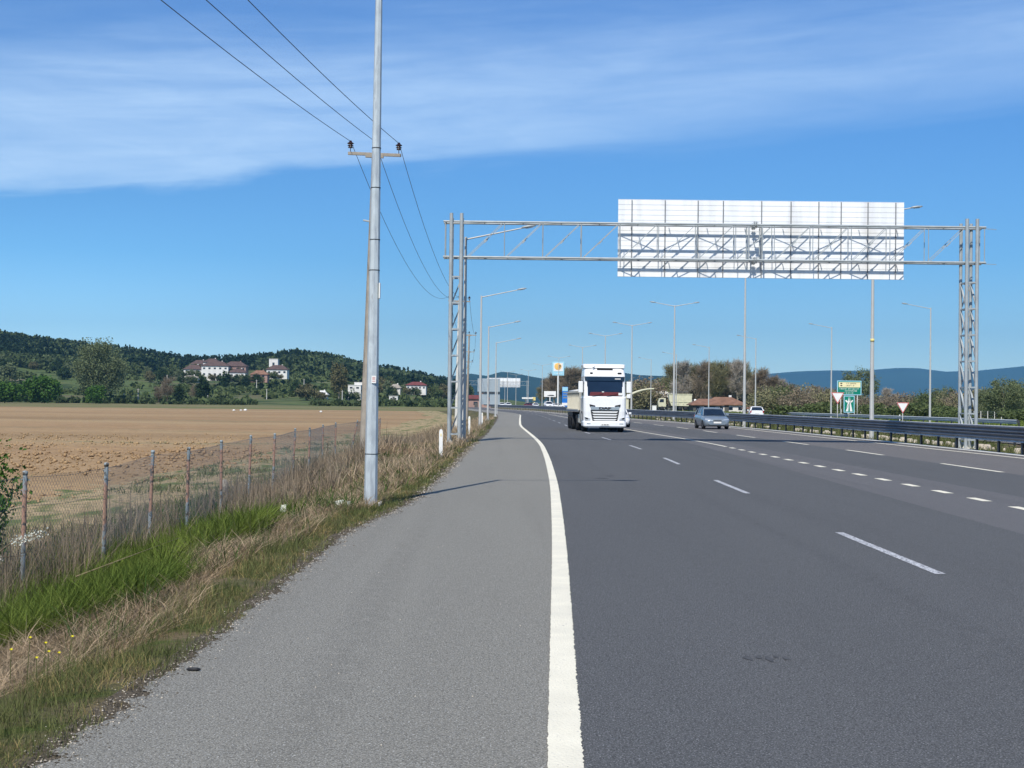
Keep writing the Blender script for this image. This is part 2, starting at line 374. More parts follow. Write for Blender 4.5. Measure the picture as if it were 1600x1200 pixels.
# ------------------------------------------------------------------ the road, traced in plan
def path(tab):
    z = np.array([p[1] for p in tab], float); x = np.array([p[0] for p in tab], float)
    def f(Z):
        Z = np.asarray(Z, float); acc = 0
        for d, wt in ((-1., .25), (-.5, .25), (0, .0), (.5, .25), (1., .25)):
            acc = acc + wt*np.interp(Z + d*np.clip(np.abs(Z)*.07, .5, 9), z, x)
        return acc
    return f
FAR = [(-5.0, 330), (-8.5, 400), (-13, 470), (-22, 620)]
off = lambda d: [(x+d, z) for x, z in FAR]
XeL = path([(-2.15, -30), (-2.15, 6.5), (-2.07, 9.3), (-2.06, 11.6), (-2.1, 15.7), (-2.05, 19.4), (-1.66, 23), (-1.55, 35), (-1.49, 52), (-1.27, 72), (-1.28, 117), (-1.5, 165), (-2.2, 200), (-7, 260)] + off(-7.5))
XLn = path([(.16, -30), (.27, 6.6), (.5, 14), (.62, 18.1), (.73, 22.4), (.89, 29), (.99, 35), (1.12, 44.5), (1.22, 58), (1.1, 70), (.87, 85), (.62, 102), (.83, 141), (1.19, 191), (.6, 215), (-3, 262)] + off(-4.6))
XD1 = path([(4.3, -30), (4.37, 14), (4.4, 19), (4.55, 28), (4.56, 32), (4.75, 41), (4.85, 50), (4.75, 60), (4.4, 72), (4.1, 95), (3.9, 140), (3.6, 190), (2.4, 225), (-.8, 265)] + off(-2.4))
XB1 = path([(6.8, -30), (6.89, 19), (7.05, 26), (7.4, 41), (7.75, 64), (7.3, 85), (6.3, 130), (4.9, 190), (3.0, 230), (-.2, 268)] + off(-1.6))
XSh = path([(8.62, -30), (8.62, 64), (8.15, 75), (7.54, 90), (6.9, 130), (5.6, 190), (3.8, 230), (.7, 270)] + off(-.9))
XB2 = path([(9.7, -30), (9.7, 64), (9.2, 78), (8.5, 95), (7.9, 130), (6.4, 190), (4.4, 230), (1.3, 272)] + off(-.3))
XL3 = path([(12.9, -30), (12.9, 55), (12.7, 68), (12.35, 83), (12.1, 100), (11.0, 125), (9.3, 155), (7.1, 190), (5.2, 230), (2.0, 275)] + off(.4))
XeR = path([(17.4, -30), (17.2, 48), (16.9, 60), (16.8, 67), (16.5, 75), (16.1, 102), (14.9, 125), (12.5, 151), (8.6, 195), (6.0, 235), (3.0, 280)] + off(1.4))
XBa = path([(18.3, -30), (18.2, 52), (18.05, 62), (17.95, 75), (17.7, 92), (17.1, 108), (15.9, 127), (13.6, 151), (9.5, 197), (6.9, 237), (3.8, 283)] + off(2.3))
Zs = np.concatenate([np.arange(-25, 30, .5), np.arange(30, 120, 1.), np.arange(120, 442, 4.)])
def strip(name, fa, fb, z, Zr, m, na=2, parent=None, label=None, jag=None):
    a, b = fa(Zr), fb(Zr)
    if jag: a = a + jag(Zr)
    t = np.linspace(0, 1, na)[None]
    X = a[:, None]*(1-t)+b[:, None]*t; Y = np.repeat(Zr[:, None], na, 1)
    V, Q = grid(X, Y, np.full_like(X, z))
    return V, Q
def multi(name, strips, mats):
    Vs, Qs, mi = [], [], []; o = 0
    for k, (V, Q) in strips:
        Vs.append(V); Qs.append(Q+o); mi += [k]*len(Q); o += len(V)
    ob = fast_mesh(name, np.concatenate(Vs), np.concatenate(Qs), mats, mi=mi)
    return tag(ob, kind='structure')
Zj = np.concatenate([np.arange(3, 60, .025), np.arange(60, 441, 1.)]); Zj = np.concatenate([np.arange(-25, 3, .5), Zj])
jag = lambda Z: .10*(fbm(Z, Z*0, .9, 4, 3)-.5) + .16*(fbm(Z, Z*0+9, .16, 3, 5)-.5) + .07*(fbm(Z, Z*0+3, .045, 2, 15)-.5)
multi('road', [(0, strip('', lambda Z: XLn(Z), XB1, 0, Zs, 0, 4)), (1, strip('', XB1, XB2, 0, Zs, 0, 3)),
               (0, strip('', XB2, XL3, 0, Zs, 0, 3)), (2, strip('', XL3, lambda Z: XBa(Z)-.35, 0, Zs, 0, 3))],
      [M['lane'], M['band'], M['outer']])
o = fast_mesh('road_shoulder', *strip('', XeL, XLn, 0.0, Zj, 0, 4, jag=jag), [M['shoulder']]); tag(o, kind='structure')
# painted lines
def ribbon(fc, wid, Zr, z=.004, wob=0., seed=0):
    c = fc(Zr); slope = np.gradient(c, Zr); k = np.sqrt(1+slope**2)
    wa = wid/2*k
    a = c-wa - (wob*.3*(fbm(Zr, Zr*0, .05, 3, seed)) if wob else 0); b = c+wa + (wob*(fbm(Zr, Zr*0+5, .03, 4, seed+9)-.5)*.8 if wob else 0)
    X = np.stack([a, b], 1); Y = np.repeat(Zr[:, None], 2, 1)
    return grid(X, Y, np.full_like(X, z))
def join(parts):
    Vs, Qs = [], []; o = 0
    for V, Q in parts: Vs.append(V); Qs.append(Q+o); o += len(V)
    return np.concatenate(Vs), np.concatenate(Qs)
Zl = np.concatenate([np.arange(-20, 4, .5), np.arange(4, 20, .008), np.arange(20, 40, .02), np.arange(40, 192, .5)])
tag(fast_mesh('road_edge_line', *ribbon(XLn, .165, Zl, wob=.035), [M['paint']]), kind='structure')
tag(fast_mesh('road_edge_line', *ribbon(XeR, .17, np.arange(-20, 436, 1.)), [M['paint']]), kind='structure')
def dashes(fc, z0, on, per, z1, wid, wob=.02):
    out = []; z = z0; k = 0
    while z < z1:
        st = .04 if z < 40 else .5
        out.append(ribbon(fc, wid, np.append(np.arange(z, z+on, st), z+on), wob=wob if z < 40 else 0, seed=k)); z += per; k += 1
    return join(out)
tag(fast_mesh('lane_dashes', *dashes(XD1, 14.45-12.75*2, 4.6, 12.75, 220, .11), [M['paint_worn']]), kind='structure')
tag(fast_mesh('lane_short_dashes', *dashes(XSh, 24.05-2.3*12, .95, 2.25, 57, .19, .01), [M['paint']]), kind='structure')
tag(fast_mesh('lane_solid_line', *ribbon(XSh, .13, np.arange(57, 200, 1.)), [M['paint']]), kind='structure')
tag(fast_mesh('lane_dashes', *dashes(XL3, 37.3-12*4, 5.3, 12., 300, .15, .01), [M['paint']]), kind='structure')
ST = []
for x, y, w_, l_ in ((1.60, 9.55, .03, .09), (1.68, 9.58, .022, .06), (1.74, 9.52, .026, .10), (1.80, 9.60, .018, .05), (1.86, 9.54, .024, .07), (2.05, 32., .16, .22), (2.32, 33.2, .10, .25)):
    n_ = 10; a = np.linspace(0, 2*np.pi, n_, endpoint=False); r_ = .75+.5*nr.random(n_)
    ST.append((np.concatenate([[[x, y, .004]], np.stack([x+w_*r_*np.cos(a), y+l_*r_*np.sin(a), 0*a+.004], 1)]), np.array([[0, 1+k, 1+(k+1) % n_] for k in range(n_)])))
tag(fast_mesh('road_stains', *join(ST), [mat('tar_stain', (.078, .079, .081), .95, var=.3, scale=25)]), kind='structure')
# concrete gutter strip under the barrier
tag(fast_mesh('median_kerb', *strip('', lambda Z: XBa(Z)-.35, lambda Z: XBa(Z)+.25, .012, Zs, 0, 2), [M['concrete_pale']]), kind='structure')

# ------------------------------------------------------------------ ground sheets
def zverge(d, Z):
    z = np.interp(d, [-.3, 0, .5, 1.3, 2.2, 3.2, 4.2, 6], [-.008, -.006, -.03, -.14, -.40, -.60, -.62, -.58])
    k = np.clip(d/.8, 0, 1)
    return z + k*.16*(fbm(d*1., Z, 1.1, 4, 21)-.5) + np.exp(-((Z-46)/7)**2-((d-2.6)/.9)**2)*.55 + np.exp(-((Z-19)/5)**2-((d-1.2)/.6)**2)*.12
# the base sheet reaches the horizon and lies below everything
rr = np.concatenate([np.linspace(0, 600, 60), np.geomspace(620, 26000, 30)])
th = np.linspace(0, 2*np.pi, 181)
RR, TH = np.meshgrid(rr, th, indexing='ij')
X = RR*np.sin(TH); Y = RR*np.cos(TH)
Zg = -.75 + 0*X
V, Q = grid(X, Y, Zg)
tag(fast_mesh('ground', V, Q[:, ::-1], [M['plain']]), kind='structure')
# verge between the shoulder and the fence
Zv = np.concatenate([np.arange(-12, 4, .5), np.arange(4, 40, .12), np.arange(40, 330, .8)])
dv = np.concatenate([[-.3, -.12, 0], np.linspace(.08, 5.2, 54)])
D, ZZ = np.meshgrid(dv, Zv, indexing='ij')
Xv = XeL(ZZ)-D
V, Q = grid(Xv, ZZ, zverge(D, ZZ))
mi = (D[:-1, :-1].reshape(-1) < .16).astype(int)
tag(fast_mesh('verge', V, Q[:, ::-1], [M['verge'], M['edge_dirt']], mi=mi, smooth=True), kind='structure')
# dry track beyond the fence, tilled field, grassy far margin
def zfield(X, Y):
    near = np.clip((120-Y)/100, 0, 1)
    fur = .030*np.sin((X*.35+Y*.94)*2*math.pi/.75)*near
    return -.60 + .10*(fbm(X, Y, .5, 4, 31)-.5)*(.35+.65*near) + .18*(fbm(X, Y, 9, 3, 8)-.5) + fur
Xt = lambda Z: XeL(Z)-4.9
Xt2 = lambda Z: XeL(Z)-7.9 - .6*np.sin(np.asarray(Z)*.09)
ta = np.linspace(0, 1, 30)[None]; Zt = np.concatenate([np.arange(-12, 60, .25), np.arange(60, 330, 1.5)])
X = Xt(Zt)[:, None]*(1-ta)+(Xt2(Zt)-1.6)[:, None]*ta; Y = np.repeat(Zt[:, None], 30, 1)
V, Q = grid(X, Y, -.60+.12*(fbm(X, Y, .9, 4, 41)-.5)+.02+0*ta)
tag(fast_mesh('field_track', V, Q, [M['track']], smooth=True), kind='structure')
u = np.concatenate([np.linspace(0, 12, 130), np.linspace(12.3, 60, 90), np.linspace(62, 420, 80)])
Zf = np.concatenate([np.arange(5, 45, .16), np.arange(45, 110, .5), np.arange(110, 312, 3.)])
U, Y = np.meshgrid(u, Zf, indexing='ij'); X = Xt2(Y)-U*(.3+Y/60.)
V, Q = grid(X, Y, zfield(X, Y)-.22*np.clip(1-U*(.3+Y/60.)/1.1, 0, 1))
tag(fast_mesh('field', V, Q[:, ::-1], [M['soil']], smooth=False), kind='structure')
xa = np.linspace(-900, -8, 90); ya = np.linspace(300, 720, 64)
X, Y = np.meshgrid(xa, ya, indexing='ij')
msk = -.64 + np.clip((Y-318)/30, -.35, .0) + .15*(fbm(X, Y, 25, 3, 77)-.5)
V, Q = grid(X, Y+0*X, msk)
tag(fast_mesh('field_margin', V, Q[:, ::-1], [M['stubble']], smooth=True), kind='structure')
# right of the road: median soil, far carriageway, plain
Zm = np.concatenate([np.arange(-20, 110, .6), np.arange(110, 620, 4.)])
ta = np.linspace(0, 1, 26)[None]
def mband(name, fa, fb, zf, m, n=26, kind='structure'):
    ta = np.linspace(0, 1, n)[None]
    X = fa(Zm)[:, None]*(1-ta)+fb(Zm)[:, None]*ta; Y = np.repeat(Zm[:, None], n, 1)
    V, Q = grid(X, Y, zf(X, Y, ta)); return tag(fast_mesh(name, V, Q, [m], smooth=True), kind=kind)
XFa = path([(23.5, -30), (23.5, 110), (23, 160), (20, 220), (15, 300)] + [(8, 400), (2, 500), (-8, 620)])
XFb = path([(38, -30), (38, 110), (37, 160), (33, 220), (27, 300)] + [(19, 400), (13, 500), (3, 620)])
mband('median_ground', lambda Z: XBa(Z)+.24, lambda Z: XFa(Z)+.3, lambda X, Y, t: -.03-.10*np.sin(t*math.pi)+.12*(fbm(X, Y, 1.2, 4, 5)-.5)*np.clip(t*6, 0, 1), M['median'])
mband('far_carriageway', XFa, XFb, lambda X, Y, t: .02+0*X, M['outer'], 4)
mband('roadside_plain', lambda Z: XFb(Z)-.2, lambda Z: XFb(Z)+260, lambda X, Y, t: -.05-.45*np.clip(t*8, 0, 1)+.25*(fbm(X, Y, 12, 4, 15)-.5), M['plain'], 60)

# left hills
def xpx(X, Y): return 800+2220*X/np.maximum(Y, 1)
RID = ([-900, -300, 0, 60, 150, 220, 280, 340, 400, 440, 480, 520, 560, 600, 640, 700, 760, 830, 900, 1100],
       [52, 56, 49, 45, 39.5, 35, 29.5, 29.0, 31.5, 34.5, 35.5, 33, 26.5, 22, 18.5, 11, 5, 1, -1, -2])
def zhill(X, Y):
    p = xpx(X, Y)
    rd = np.interp(p, *RID) + 3.0*(fbm(X, Y, 120, 3, 2)-.5)
    t = np.clip((Y-520)/(1180-520), 0, 1)
    s = t**1.45
    b = np.clip((Y-1180)/500, 0, 1)
    return -.8 + rd*s - b*8 + 1.6*(fbm(X, Y, 60, 4, 12)-.5)*np.clip(t*8, 0, 1)
tt = np.linspace(-.62, .12, 240); yy = np.concatenate([np.arange(500, 1300, 9.), np.arange(1300, 1700, 50.)])
T, Y = np.meshgrid(tt, yy, indexing='ij'); X = T*Y
V, Q = grid(X, Y, zhill(X, Y))
tag(fast_mesh('hillside', V, Q[:, ::-1], [M['hill']], smooth=True), kind='structure')
# far mountains
def mount(name, D, prof, seed, rough):
    p = np.linspace(prof[0][0], prof[0][-1], 400)
    h = np.interp(p, *prof)
    h = (h + rough*(fbm(p, p*0, 90, 5, seed)-.5)*2)*D/2220
    X = (p-800)/2220*D
    lay = []
    for k, (dy, f) in enumerate(((-.18, -.02), (-.12, .25), (-.07, .55), (-.03, .85), (0, 1), (.08, .8), (.2, .1))):
        lay.append((X*(1+dy*.6), D*(1+dy)+0*X + D*.03*(fbm(X, X*0+k*900, D*.04, 3, seed+k)-.5), h*f*(1+.25*(fbm(X, X*0+k*500, D*.03, 4, seed+5)-.5)*(k not in (0, 4)))-3))
    A = [np.stack([l[i] for l in lay], 1) for i in range(3)]
    V, Q = grid(*A); return tag(fast_mesh(name, V, Q, [M['mountain']], smooth=True), kind='structure')
mount('mountain', 9500, ([900, 1100, 1180, 1240, 1300, 1340, 1400, 1440, 1480, 1520, 1600, 1700, 2100, 2600],
                          [20, 34, 48, 53, 56, 56, 61, 61, 56, 57, 66, 76, 110, 60]), 3, 1.2)
mount('mountain_ridge', 4800, ([500, 640, 700, 735, 760, 783, 800, 820, 850, 880, 905, 930, 960, 1000, 1060, 1140, 1200, 1400],
                          [10, 22, 40, 45, 42, 49, 48, 44, 39, 43, 48, 53, 52, 47, 46, 30, 14, 4]), 9, 2.0)

# ------------------------------------------------------------------ vegetation tools
def leaf_cloud(C, size, jit=.5, flat=False):
    """one quad per centre with random orientation"""
    n = len(C); s = size*(1+jit*(nr.random(n)-.5)*2)
    a = nr.normal(size=(n, 3)); a /= np.linalg.norm(a, axis=1)[:, None]
    b = nr.normal(size=(n, 3)); b -= (b*a).sum(1)[:, None]*a; b /= np.linalg.norm(b, axis=1)[:, None]
    a *= s[:, None]; b *= (s*.7)[:, None]
    V = np.stack([C-a, C-b*.8, C+a, C+b], 1).reshape(-1, 3)
    Q = np.arange(4*n).reshape(n, 4)
    return V, Q
def twig_cloud(C, Dr, ln, wd):
    n = len(C); a = Dr/np.linalg.norm(Dr, axis=1)[:, None]
    b = np.cross(a, nr.normal(size=(n, 3))); b /= np.linalg.norm(b, axis=1)[:, None]
    ln = ln*(.5+nr.random(n))
    V = np.stack([C-b*wd, C+b*wd, C+a*ln[:, None]+b*wd*.25, C+a*ln[:, None]-b*wd*.25], 1).reshape(-1, 3)
    return V, np.arange(4*n).reshape(n, 4)
def crown_pts(W, H, z0, nc, per, spread=.17, shape='round'):
    cs = []
    while len(cs) < nc:
        p = nr.random(3)*2-1
        r = np.linalg.norm(p)
        if r > 1 or r < .35: continue
        if shape == 'column': p[:2] *= .9
        if shape == 'poplar' and abs(p[2]) > .95: continue
        cs.append(p)
    cs = np.array(cs); sp = spread*(.6+.8*nr.random(nc))
    P = np.repeat(cs, per, 0) + np.clip(nr.normal(size=(nc*per, 3)), -1.7, 1.7)*np.repeat(sp, per)[:, None]
    P[:, 0] *= W/2; P[:, 1] *= W/2; P[:, 2] = P[:, 2]*H/2+z0+H/2
    return P[P[:, 2] > .05]
def limbs(mb, H, r0, n, z0, W, seed):
    q = random.Random(seed); tips = []
    pts = [Vector((0, 0, -.3))]; k = 5
    for i in range(1, k+1): pts.append(Vector((q.uniform(-.04, .04)*H*i/k, q.uniform(-.04, .04)*H*i/k, H*.86*i/k)))
    mb.path(pts, [r0*(1-.17*i) for i in range(k+1)], 7)
    for j in range(n):
        t = q.uniform(.25, .95); i = min(int(t*k), k-1); p = pts[i].lerp(pts[i+1], t*k-i)
        if p.z < z0*.7: p = pts[2].lerp(pts[3], q.random())
        a = q.uniform(0, 2*math.pi); ln = W*.5*q.uniform(.5, .95)*(1.15-t*.6)
        d = Vector((math.cos(a), math.sin(a), q.uniform(.4, 1.1))).normalized()
        m1 = p+d*ln*.55; e1 = m1+(d+Vector((q.uniform(-.4, .4), q.uniform(-.4, .4), .3))).normalized()*ln*.5
        rr_ = r0*.42*(1.1-t)
        mb.path([p, m1, e1], [rr_, rr_*.6, rr_*.25], 5); tips += [(m1, d), (e1, (e1-m1).normalized()), (p.lerp(m1, .6), d)]
        for _ in range(2):
            e2 = m1 + Vector((q.uniform(-1, 1), q.uniform(-1, 1), q.uniform(.2, 1))).normalized()*ln*.45
            mb.path([m1, e2], [rr_*.4, rr_*.15], 4); tips.append((e2, (e2-m1).normalized()))
    tips.append((pts[-1], Vector((0, 0, 1))))
    return tips
def make_tree(name, W, H, z0, leafm, barkm=None, nc=60, per=45, ls=.3, bare=False, shape='round', tr=.02, spread=.17, nl=12, seed=1):
    t = empty(name)
    mb = MB(); tips = limbs(mb, H, H*tr, nl, z0, W, seed)
    mb.build('trunk', barkm or M['bark'], t, fix=False)
    if bare:
        C, Dd = [], []
        for p, d in tips:
            for _ in range(per):
                v = (d*.9+Vector(nr.normal(size=3)*.55)); v.z += .25; C.append(p+Vector(nr.normal(size=3))*W*.035); Dd.append(v)
        C = np.array(C); Dd = np.array(Dd)
        V, Q = twig_cloud(C, Dd, W*.17, .028*W/5)
        # second order twigs
        i = nr.integers(0, len(C), len(C)*2); C2 = C[i]+Dd[i]/np.linalg.norm(Dd[i], axis=1)[:, None]*W*.12*nr.random((len(i), 1))
        V2, Q2 = twig_cloud(C2, Dd[i]+nr.normal(size=(len(i), 3))*.7, W*.09, .022*W/5)
        V, Q = join([(V, Q), (V2, Q2)])
    else:
        V, Q = leaf_cloud(crown_pts(W, H-z0, z0, nc, per, spread, shape), ls)
    fast_mesh('crown', V, Q, [leafm], parent=t)
    return t
def put(t, X, Y, z, s=1., rz=None, sx=1., label=None, cat='tree', group=None, name=None, first=set()):
    if t.name in first: t = copy_tree(t)
    else: first.add(t.name)
    t.location = (X, Y, z); t.scale = (s*sx, s*sx, s); t.rotation_euler.z = rnd.uniform(0, 6.28) if rz is None else rz
    tag(t, label, cat, group); return t

# ------------------------------------------------------------------ vegetation: hillside wood (stuff)
def wood(name, pts, hs, m, quads, cone):
    n = len(pts); k = quads
    u = nr.random((n, k)); a = nr.random((n, k))*2*np.pi
    rad = (1-u)**.8 if cone else np.sqrt(np.clip(1-(2*u-1)**2, 0, 1))
    rr_ = rad*(.75+.35*nr.random((n, k)))
    wd = (hs*(.24 if cone else .40))[:, None]
    P = np.stack([pts[:, 0:1]+rr_*np.cos(a)*wd, pts[:, 1:2]+rr_*np.sin(a)*wd, pts[:, 2:3]+(u*.9+.08)*hs[:, None]], -1).reshape(-1, 3)
    V, Q = leaf_cloud(P, 1.15 if cone else 1.3, .4)
    return fast_mesh(name, V, Q, [m])
n = 26000
pY = 830+nr.random(n)*440; pX = pY*(-.50+.54*nr.random(n)); pp = xpx(pX, pY)
lim = np.interp(pp, [-200, 0, 120, 230, 290, 330, 400, 450, 520, 560, 640, 720], [930, 915, 905, 960, 1090, 1090, 1060, 930, 880, 870, 850, 840])
keep = (pY > lim + 60*(fbm(pX, pY, 70, 3, 4)-.5)) & (pp < 735); keep &= nr.random(n) < .62
pX, pY = pX[keep], pY[keep]; pz = zhill(pX, pY)
mix = fbm(pX, pY, 70, 3, 99) + .25*(nr.random(len(pX))-.5)
dark = mix > .47
hs = 5.+4.5*nr.random(len(pX))
P3 = np.stack([pX, pY, pz], 1)
tag(wood('pine_wood', P3[dark], hs[dark]*1.15, M['pine'], 26, True), 'dark pine wood covering the ridge of the hills on the left', 'wood', kind='stuff')
tag(wood('leafy_wood', P3[~dark], hs[~dark]*.95, M['wood_mid'], 24, False), 'mid green leafy wood mixed into the pines on the left hills', 'wood', kind='stuff')
# hedges and thicket along the far side of the field
n = 2200; hx = -440+nr.random(n)*425; hy = 535+nr.random(n)*50 + 0*hx
kp = (fbm(hx, hy, 22, 3, 6) > .53); hx, hy = hx[kp], hy[kp]
tag(wood('field_thicket', np.stack([hx, hy, zhill(hx, hy)-.3], 1), 0.7+1.7*nr.random(len(hx)), M['wood_mid'], 14, False), 'low green thicket along the far edge of the ploughed field', 'thicket', kind='stuff')
n = 2600; Ys = 640+nr.random(n)*330; Xs = Ys*(-.46+.42*nr.random(n)); kp = fbm(Xs, Ys, 40, 3, 16) > .57; Xs, Ys = Xs[kp], Ys[kp]
tag(wood('hillside_scrub', np.stack([Xs, Ys, zhill(Xs, Ys)-.3], 1), 1.+2.2*nr.random(len(Xs)), M['leaf_mid'], 14, False), 'patchy green scrub on the slope below the hill houses', 'scrub', kind='stuff')

# single trees on the left
def at(px, Y): return (px-800)/2220*Y
T_big = make_tree('broad_tree', 30, 40, 4, M['leaf_grey'], nc=170, per=110, ls=.5, tr=.022, spread=.13, nl=18, seed=3)
p = at(155, 560); put(T_big, p, 560, float(zhill(p, 560.))-1, .62, 0., 1.0, 'big round grey green tree standing alone beyond the left of the field')
T_bush = make_tree('field_bush', 10, 9, .2, M['leaf_bright'], nc=60, per=45, ls=.42, tr=.015, spread=.16, seed=4)
for px, Y, s, sx, lb in ((66, 500, 1.02, 1.15, 'bright green rounded bush right of the bare patch at the field edge'), (8, 490, .78, 1.6, 'bright green bush cut by the left edge of the picture'), (150, 505, .70, .95, 'dark leafy bush under the big grey green tree')):
    p = at(px, Y); o = put(T_bush, p, Y, -.6, s, None, sx, lb, 'bush', 'bushes on the far edge of the field')
T_cyp = make_tree('cypress_tree', 4, 12, .3, M['leaf_dark'], nc=40, per=45, ls=.35, shape='column', spread=.2, seed=5)
for px, Y, s, lb in ((280, 560, .55, 'small dark cypress shaped tree left of the white boundary pole'), (316, 575, .78, 'slim dark cypress below the tiered white houses'), (352, 770, .75, 'dark evergreen directly in front of the tiered white houses'), (384, 760, .6, 'dark evergreen at the right corner of the tiered white houses')):
    p = at(px, Y); put(T_cyp, p, Y, float(zhill(p, float(Y)))-.3, s*1.25, None, 1.5, lb, 'tree', 'dark evergreens near the hill houses')
T_pop = make_tree('poplar_tree', 9, 22, 5, M['leaf_olive'], M['bark_pale'], nc=70, per=40, ls=.45, spread=.15, nl=14, seed=6)
for px, Y, s, sx, lb in ((530, 600, .78, 1.0, 'tall yellowish poplar on the hillside left of the concrete pole'), (312, 585, .0, 1, '')):
    if s: p = at(px, Y); put(T_pop, p, Y, float(zhill(p, float(Y)))-.4, s, None, sx, lb, 'tree')
T_br = make_tree('bare_tree', 9, 11, 1.2, M['twig'], M['bark'], bare=True, per=12, nl=16, seed=8)
for px, Y, s, sx, lb in ((262, 560, .95, 1.0, 'budding brown tree beside a small dark cypress at the field edge'), (248, 565, .6, 1.1, 'small rust brown bush at the field edge left of the budding tree'), (306, 590, .7, 1.2, 'brown budding tree below the tiered white houses')):
    p = at(px, Y); put(T_br, p, Y, float(zhill(p, float(Y)))-.3, s, None, sx, lb, 'tree', 'budding brown trees at the field edge')
T_mid = [make_tree('hill_tree', 9, 9.5, 1., m, nc=45, per=36, ls=.5, seed=20+i) for i, m in enumerate((M['leaf_mid'], M['leaf_olive'], M['leaf_dark'], M['leaf_grey']))]
KL = ['mid green round tree scattered on the slope of the left hills', 'olive brown round tree scattered on the slope of the left hills', 'dark green round tree scattered on the slope of the left hills', 'pale grey green tree scattered on the slope of the left hills']
for i in range(84):
    k = i % 4; Y = rnd.uniform(600, 960); px = rnd.uniform(-40, 700)
    if 195 < px < 455 and Y < 800: continue
    if 285 < px < 455: px -= 190
    if 530 < px < 690 and Y < 700: Y += 140
    p = at(px, Y); put(T_mid[k], p, Y, float(zhill(p, Y))-.4, rnd.uniform(.45, 1.05), None, rnd.uniform(.85, 1.15), KL[k], 'tree', KL[k].replace('tree', 'trees', 1))

# right-hand trees
T_tall = [make_tree('tall_bare_tree', 10, 17, 2.5, m, M['bark_pale'], bare=True, per=15, nl=24, seed=30+i) for i, m in enumerate((M['twig'], M['twig_olive'], M['twig_pale']))]
T_scrub = [make_tree('scrub_tree', 8, 6.5, .3, m, M['bark'], nc=52, per=52, ls=.20, seed=40+i, spread=.2) for i, m in enumerate((M['twig_olive'], M['twig'], M['leaf_mid']))]
T_oliv = make_tree('leafy_tree', 10, 11, 1.2, M['leaf_grey'], M['bark_pale'], nc=120, per=70, ls=.18, spread=.12, seed=50)
k = 0
for px, Y, top in ((p_, y_+62, t_+rnd.uniform(-2, 7)) for p_, y_, t_ in ((1052, 330, 556), (1068, 318, 555), (1082, 325, 553), (1096, 312, 556), (1110, 322, 551), (1124, 316, 553), (1139, 325, 550), (1153, 318, 552), (1166, 326, 553), (1176, 335, 568), (1060, 350, 560), (1104, 350, 558), (1147, 350, 558))):
    H = (631-top)/2220*Y+1.7
    put(T_tall[(k*2) % 3 if k % 4 else 1], at(px, Y), Y, -.5, H/17.5, None, rnd.uniform(.8, 1.05), 'tall budding brown tree in the row behind the orange roofed house', 'tree', 'tall budding trees behind the orange roofed house'); k += 1
for px, Y, top in ((846, 560, 600), (856, 550, 585), (866, 545, 572), (878, 550, 565), (890, 540, 566), (903, 545, 568), (916, 560, 566), (935, 560, 572), (958, 550, 578), (980, 545, 588), (1000, 540, 588), (1020, 520, 590), (1036, 500, 580)):
    H = (629-top)/2220*Y+1.7
    put(T_tall[k % 3 if k % 3 < 2 else 0], at(px, Y), Y, -.5, H/17.5, None, 1.15, 'tall olive brown tree behind the filling station sign', 'tree', 'tall trees behind the filling station'); k += 1
for px, Y, top, m in ((1205, 330, 578, 0), (1222, 335, 584, 2), (1275, 330, 594, 0), (1293, 335, 598, 0), (1385, 300, 597, 2), (1398, 290, 606, 2), (1240, 320, 592, 0), (1186, 335, 566, 0)):
    H = (632-top)/2220*Y+1.7
    put(T_tall[m], at(px, Y), Y, -.5, H/17.5, None, 1.1, 'bare pale grey tree right of the green sign' if px > 1300 else 'bare twiggy tree between the tall row and the green sign', 'tree', 'bare trees right of the green sign' if px > 1300 else 'bare trees left of the green sign')
sclab = ['olive brown bushy tree in the low belt of trees on the right', 'rusty brown bushy tree in the low belt of trees on the right', 'green bushy tree in the low belt of trees on the right']
for i in range(92):
    px = 985+(i*7.1) + rnd.uniform(-5, 5); Y = rnd.uniform(255, 330) if i % 2 else rnd.uniform(300, 400)
    if px < 1190: Y = rnd.uniform(385, 450)
    top = np.interp(px, [980, 1180, 1250, 1300, 1400, 1450, 1650], [598, 600, 606, 612, 614, 612, 604])+rnd.uniform(-4, 10)
    H = (634-top)/2220*Y+1.9; j = rnd.choice((0, 0, 1, 1, 2))
    put(T_scrub[j], at(px, Y), Y, -.5, H/6.5, None, rnd.uniform(.9, 1.3), sclab[j], 'tree', sclab[j].replace('tree', 'trees', 1))
for px, Y, top, sx, lb in ((1342, 360, 576, .95, 'rounded grey green tree rising behind the green motorway sign'), (1568, 215, 588, 1.0, 'grey green leafy tree right of the steel gantry column'), (1594, 225, 592, 1.0, 'grey green leafy tree cut by the right edge of the picture'), (1476, 300, 603, 1.0, 'olive tree low on the horizon left of the gantry column'), (1545, 240, 604, .9, 'small grey green tree just right of the gantry column')):
    H = (636-top)/2220*Y+2.1
    put(T_oliv, at(px, Y), Y, -.5, H/11.3, None, sx, lb, 'tree')
T_low = make_tree('roadside_bush', 3.2, 1.9, .05, M['leaf_mid'], nc=40, per=40, ls=.13, tr=.012, seed=60, spread=.2)
for i in range(30):
    px = rnd.uniform(1200, 1640); Y = rnd.uniform(170, 250)
    put(T_low, at(px, Y), Y, -.4, rnd.uniform(.6, 1.3), None, rnd.uniform(1., 1.9), 'low green bush on the grass beyond the far carriageway', 'bush', 'low bushes beyond the far carriageway')

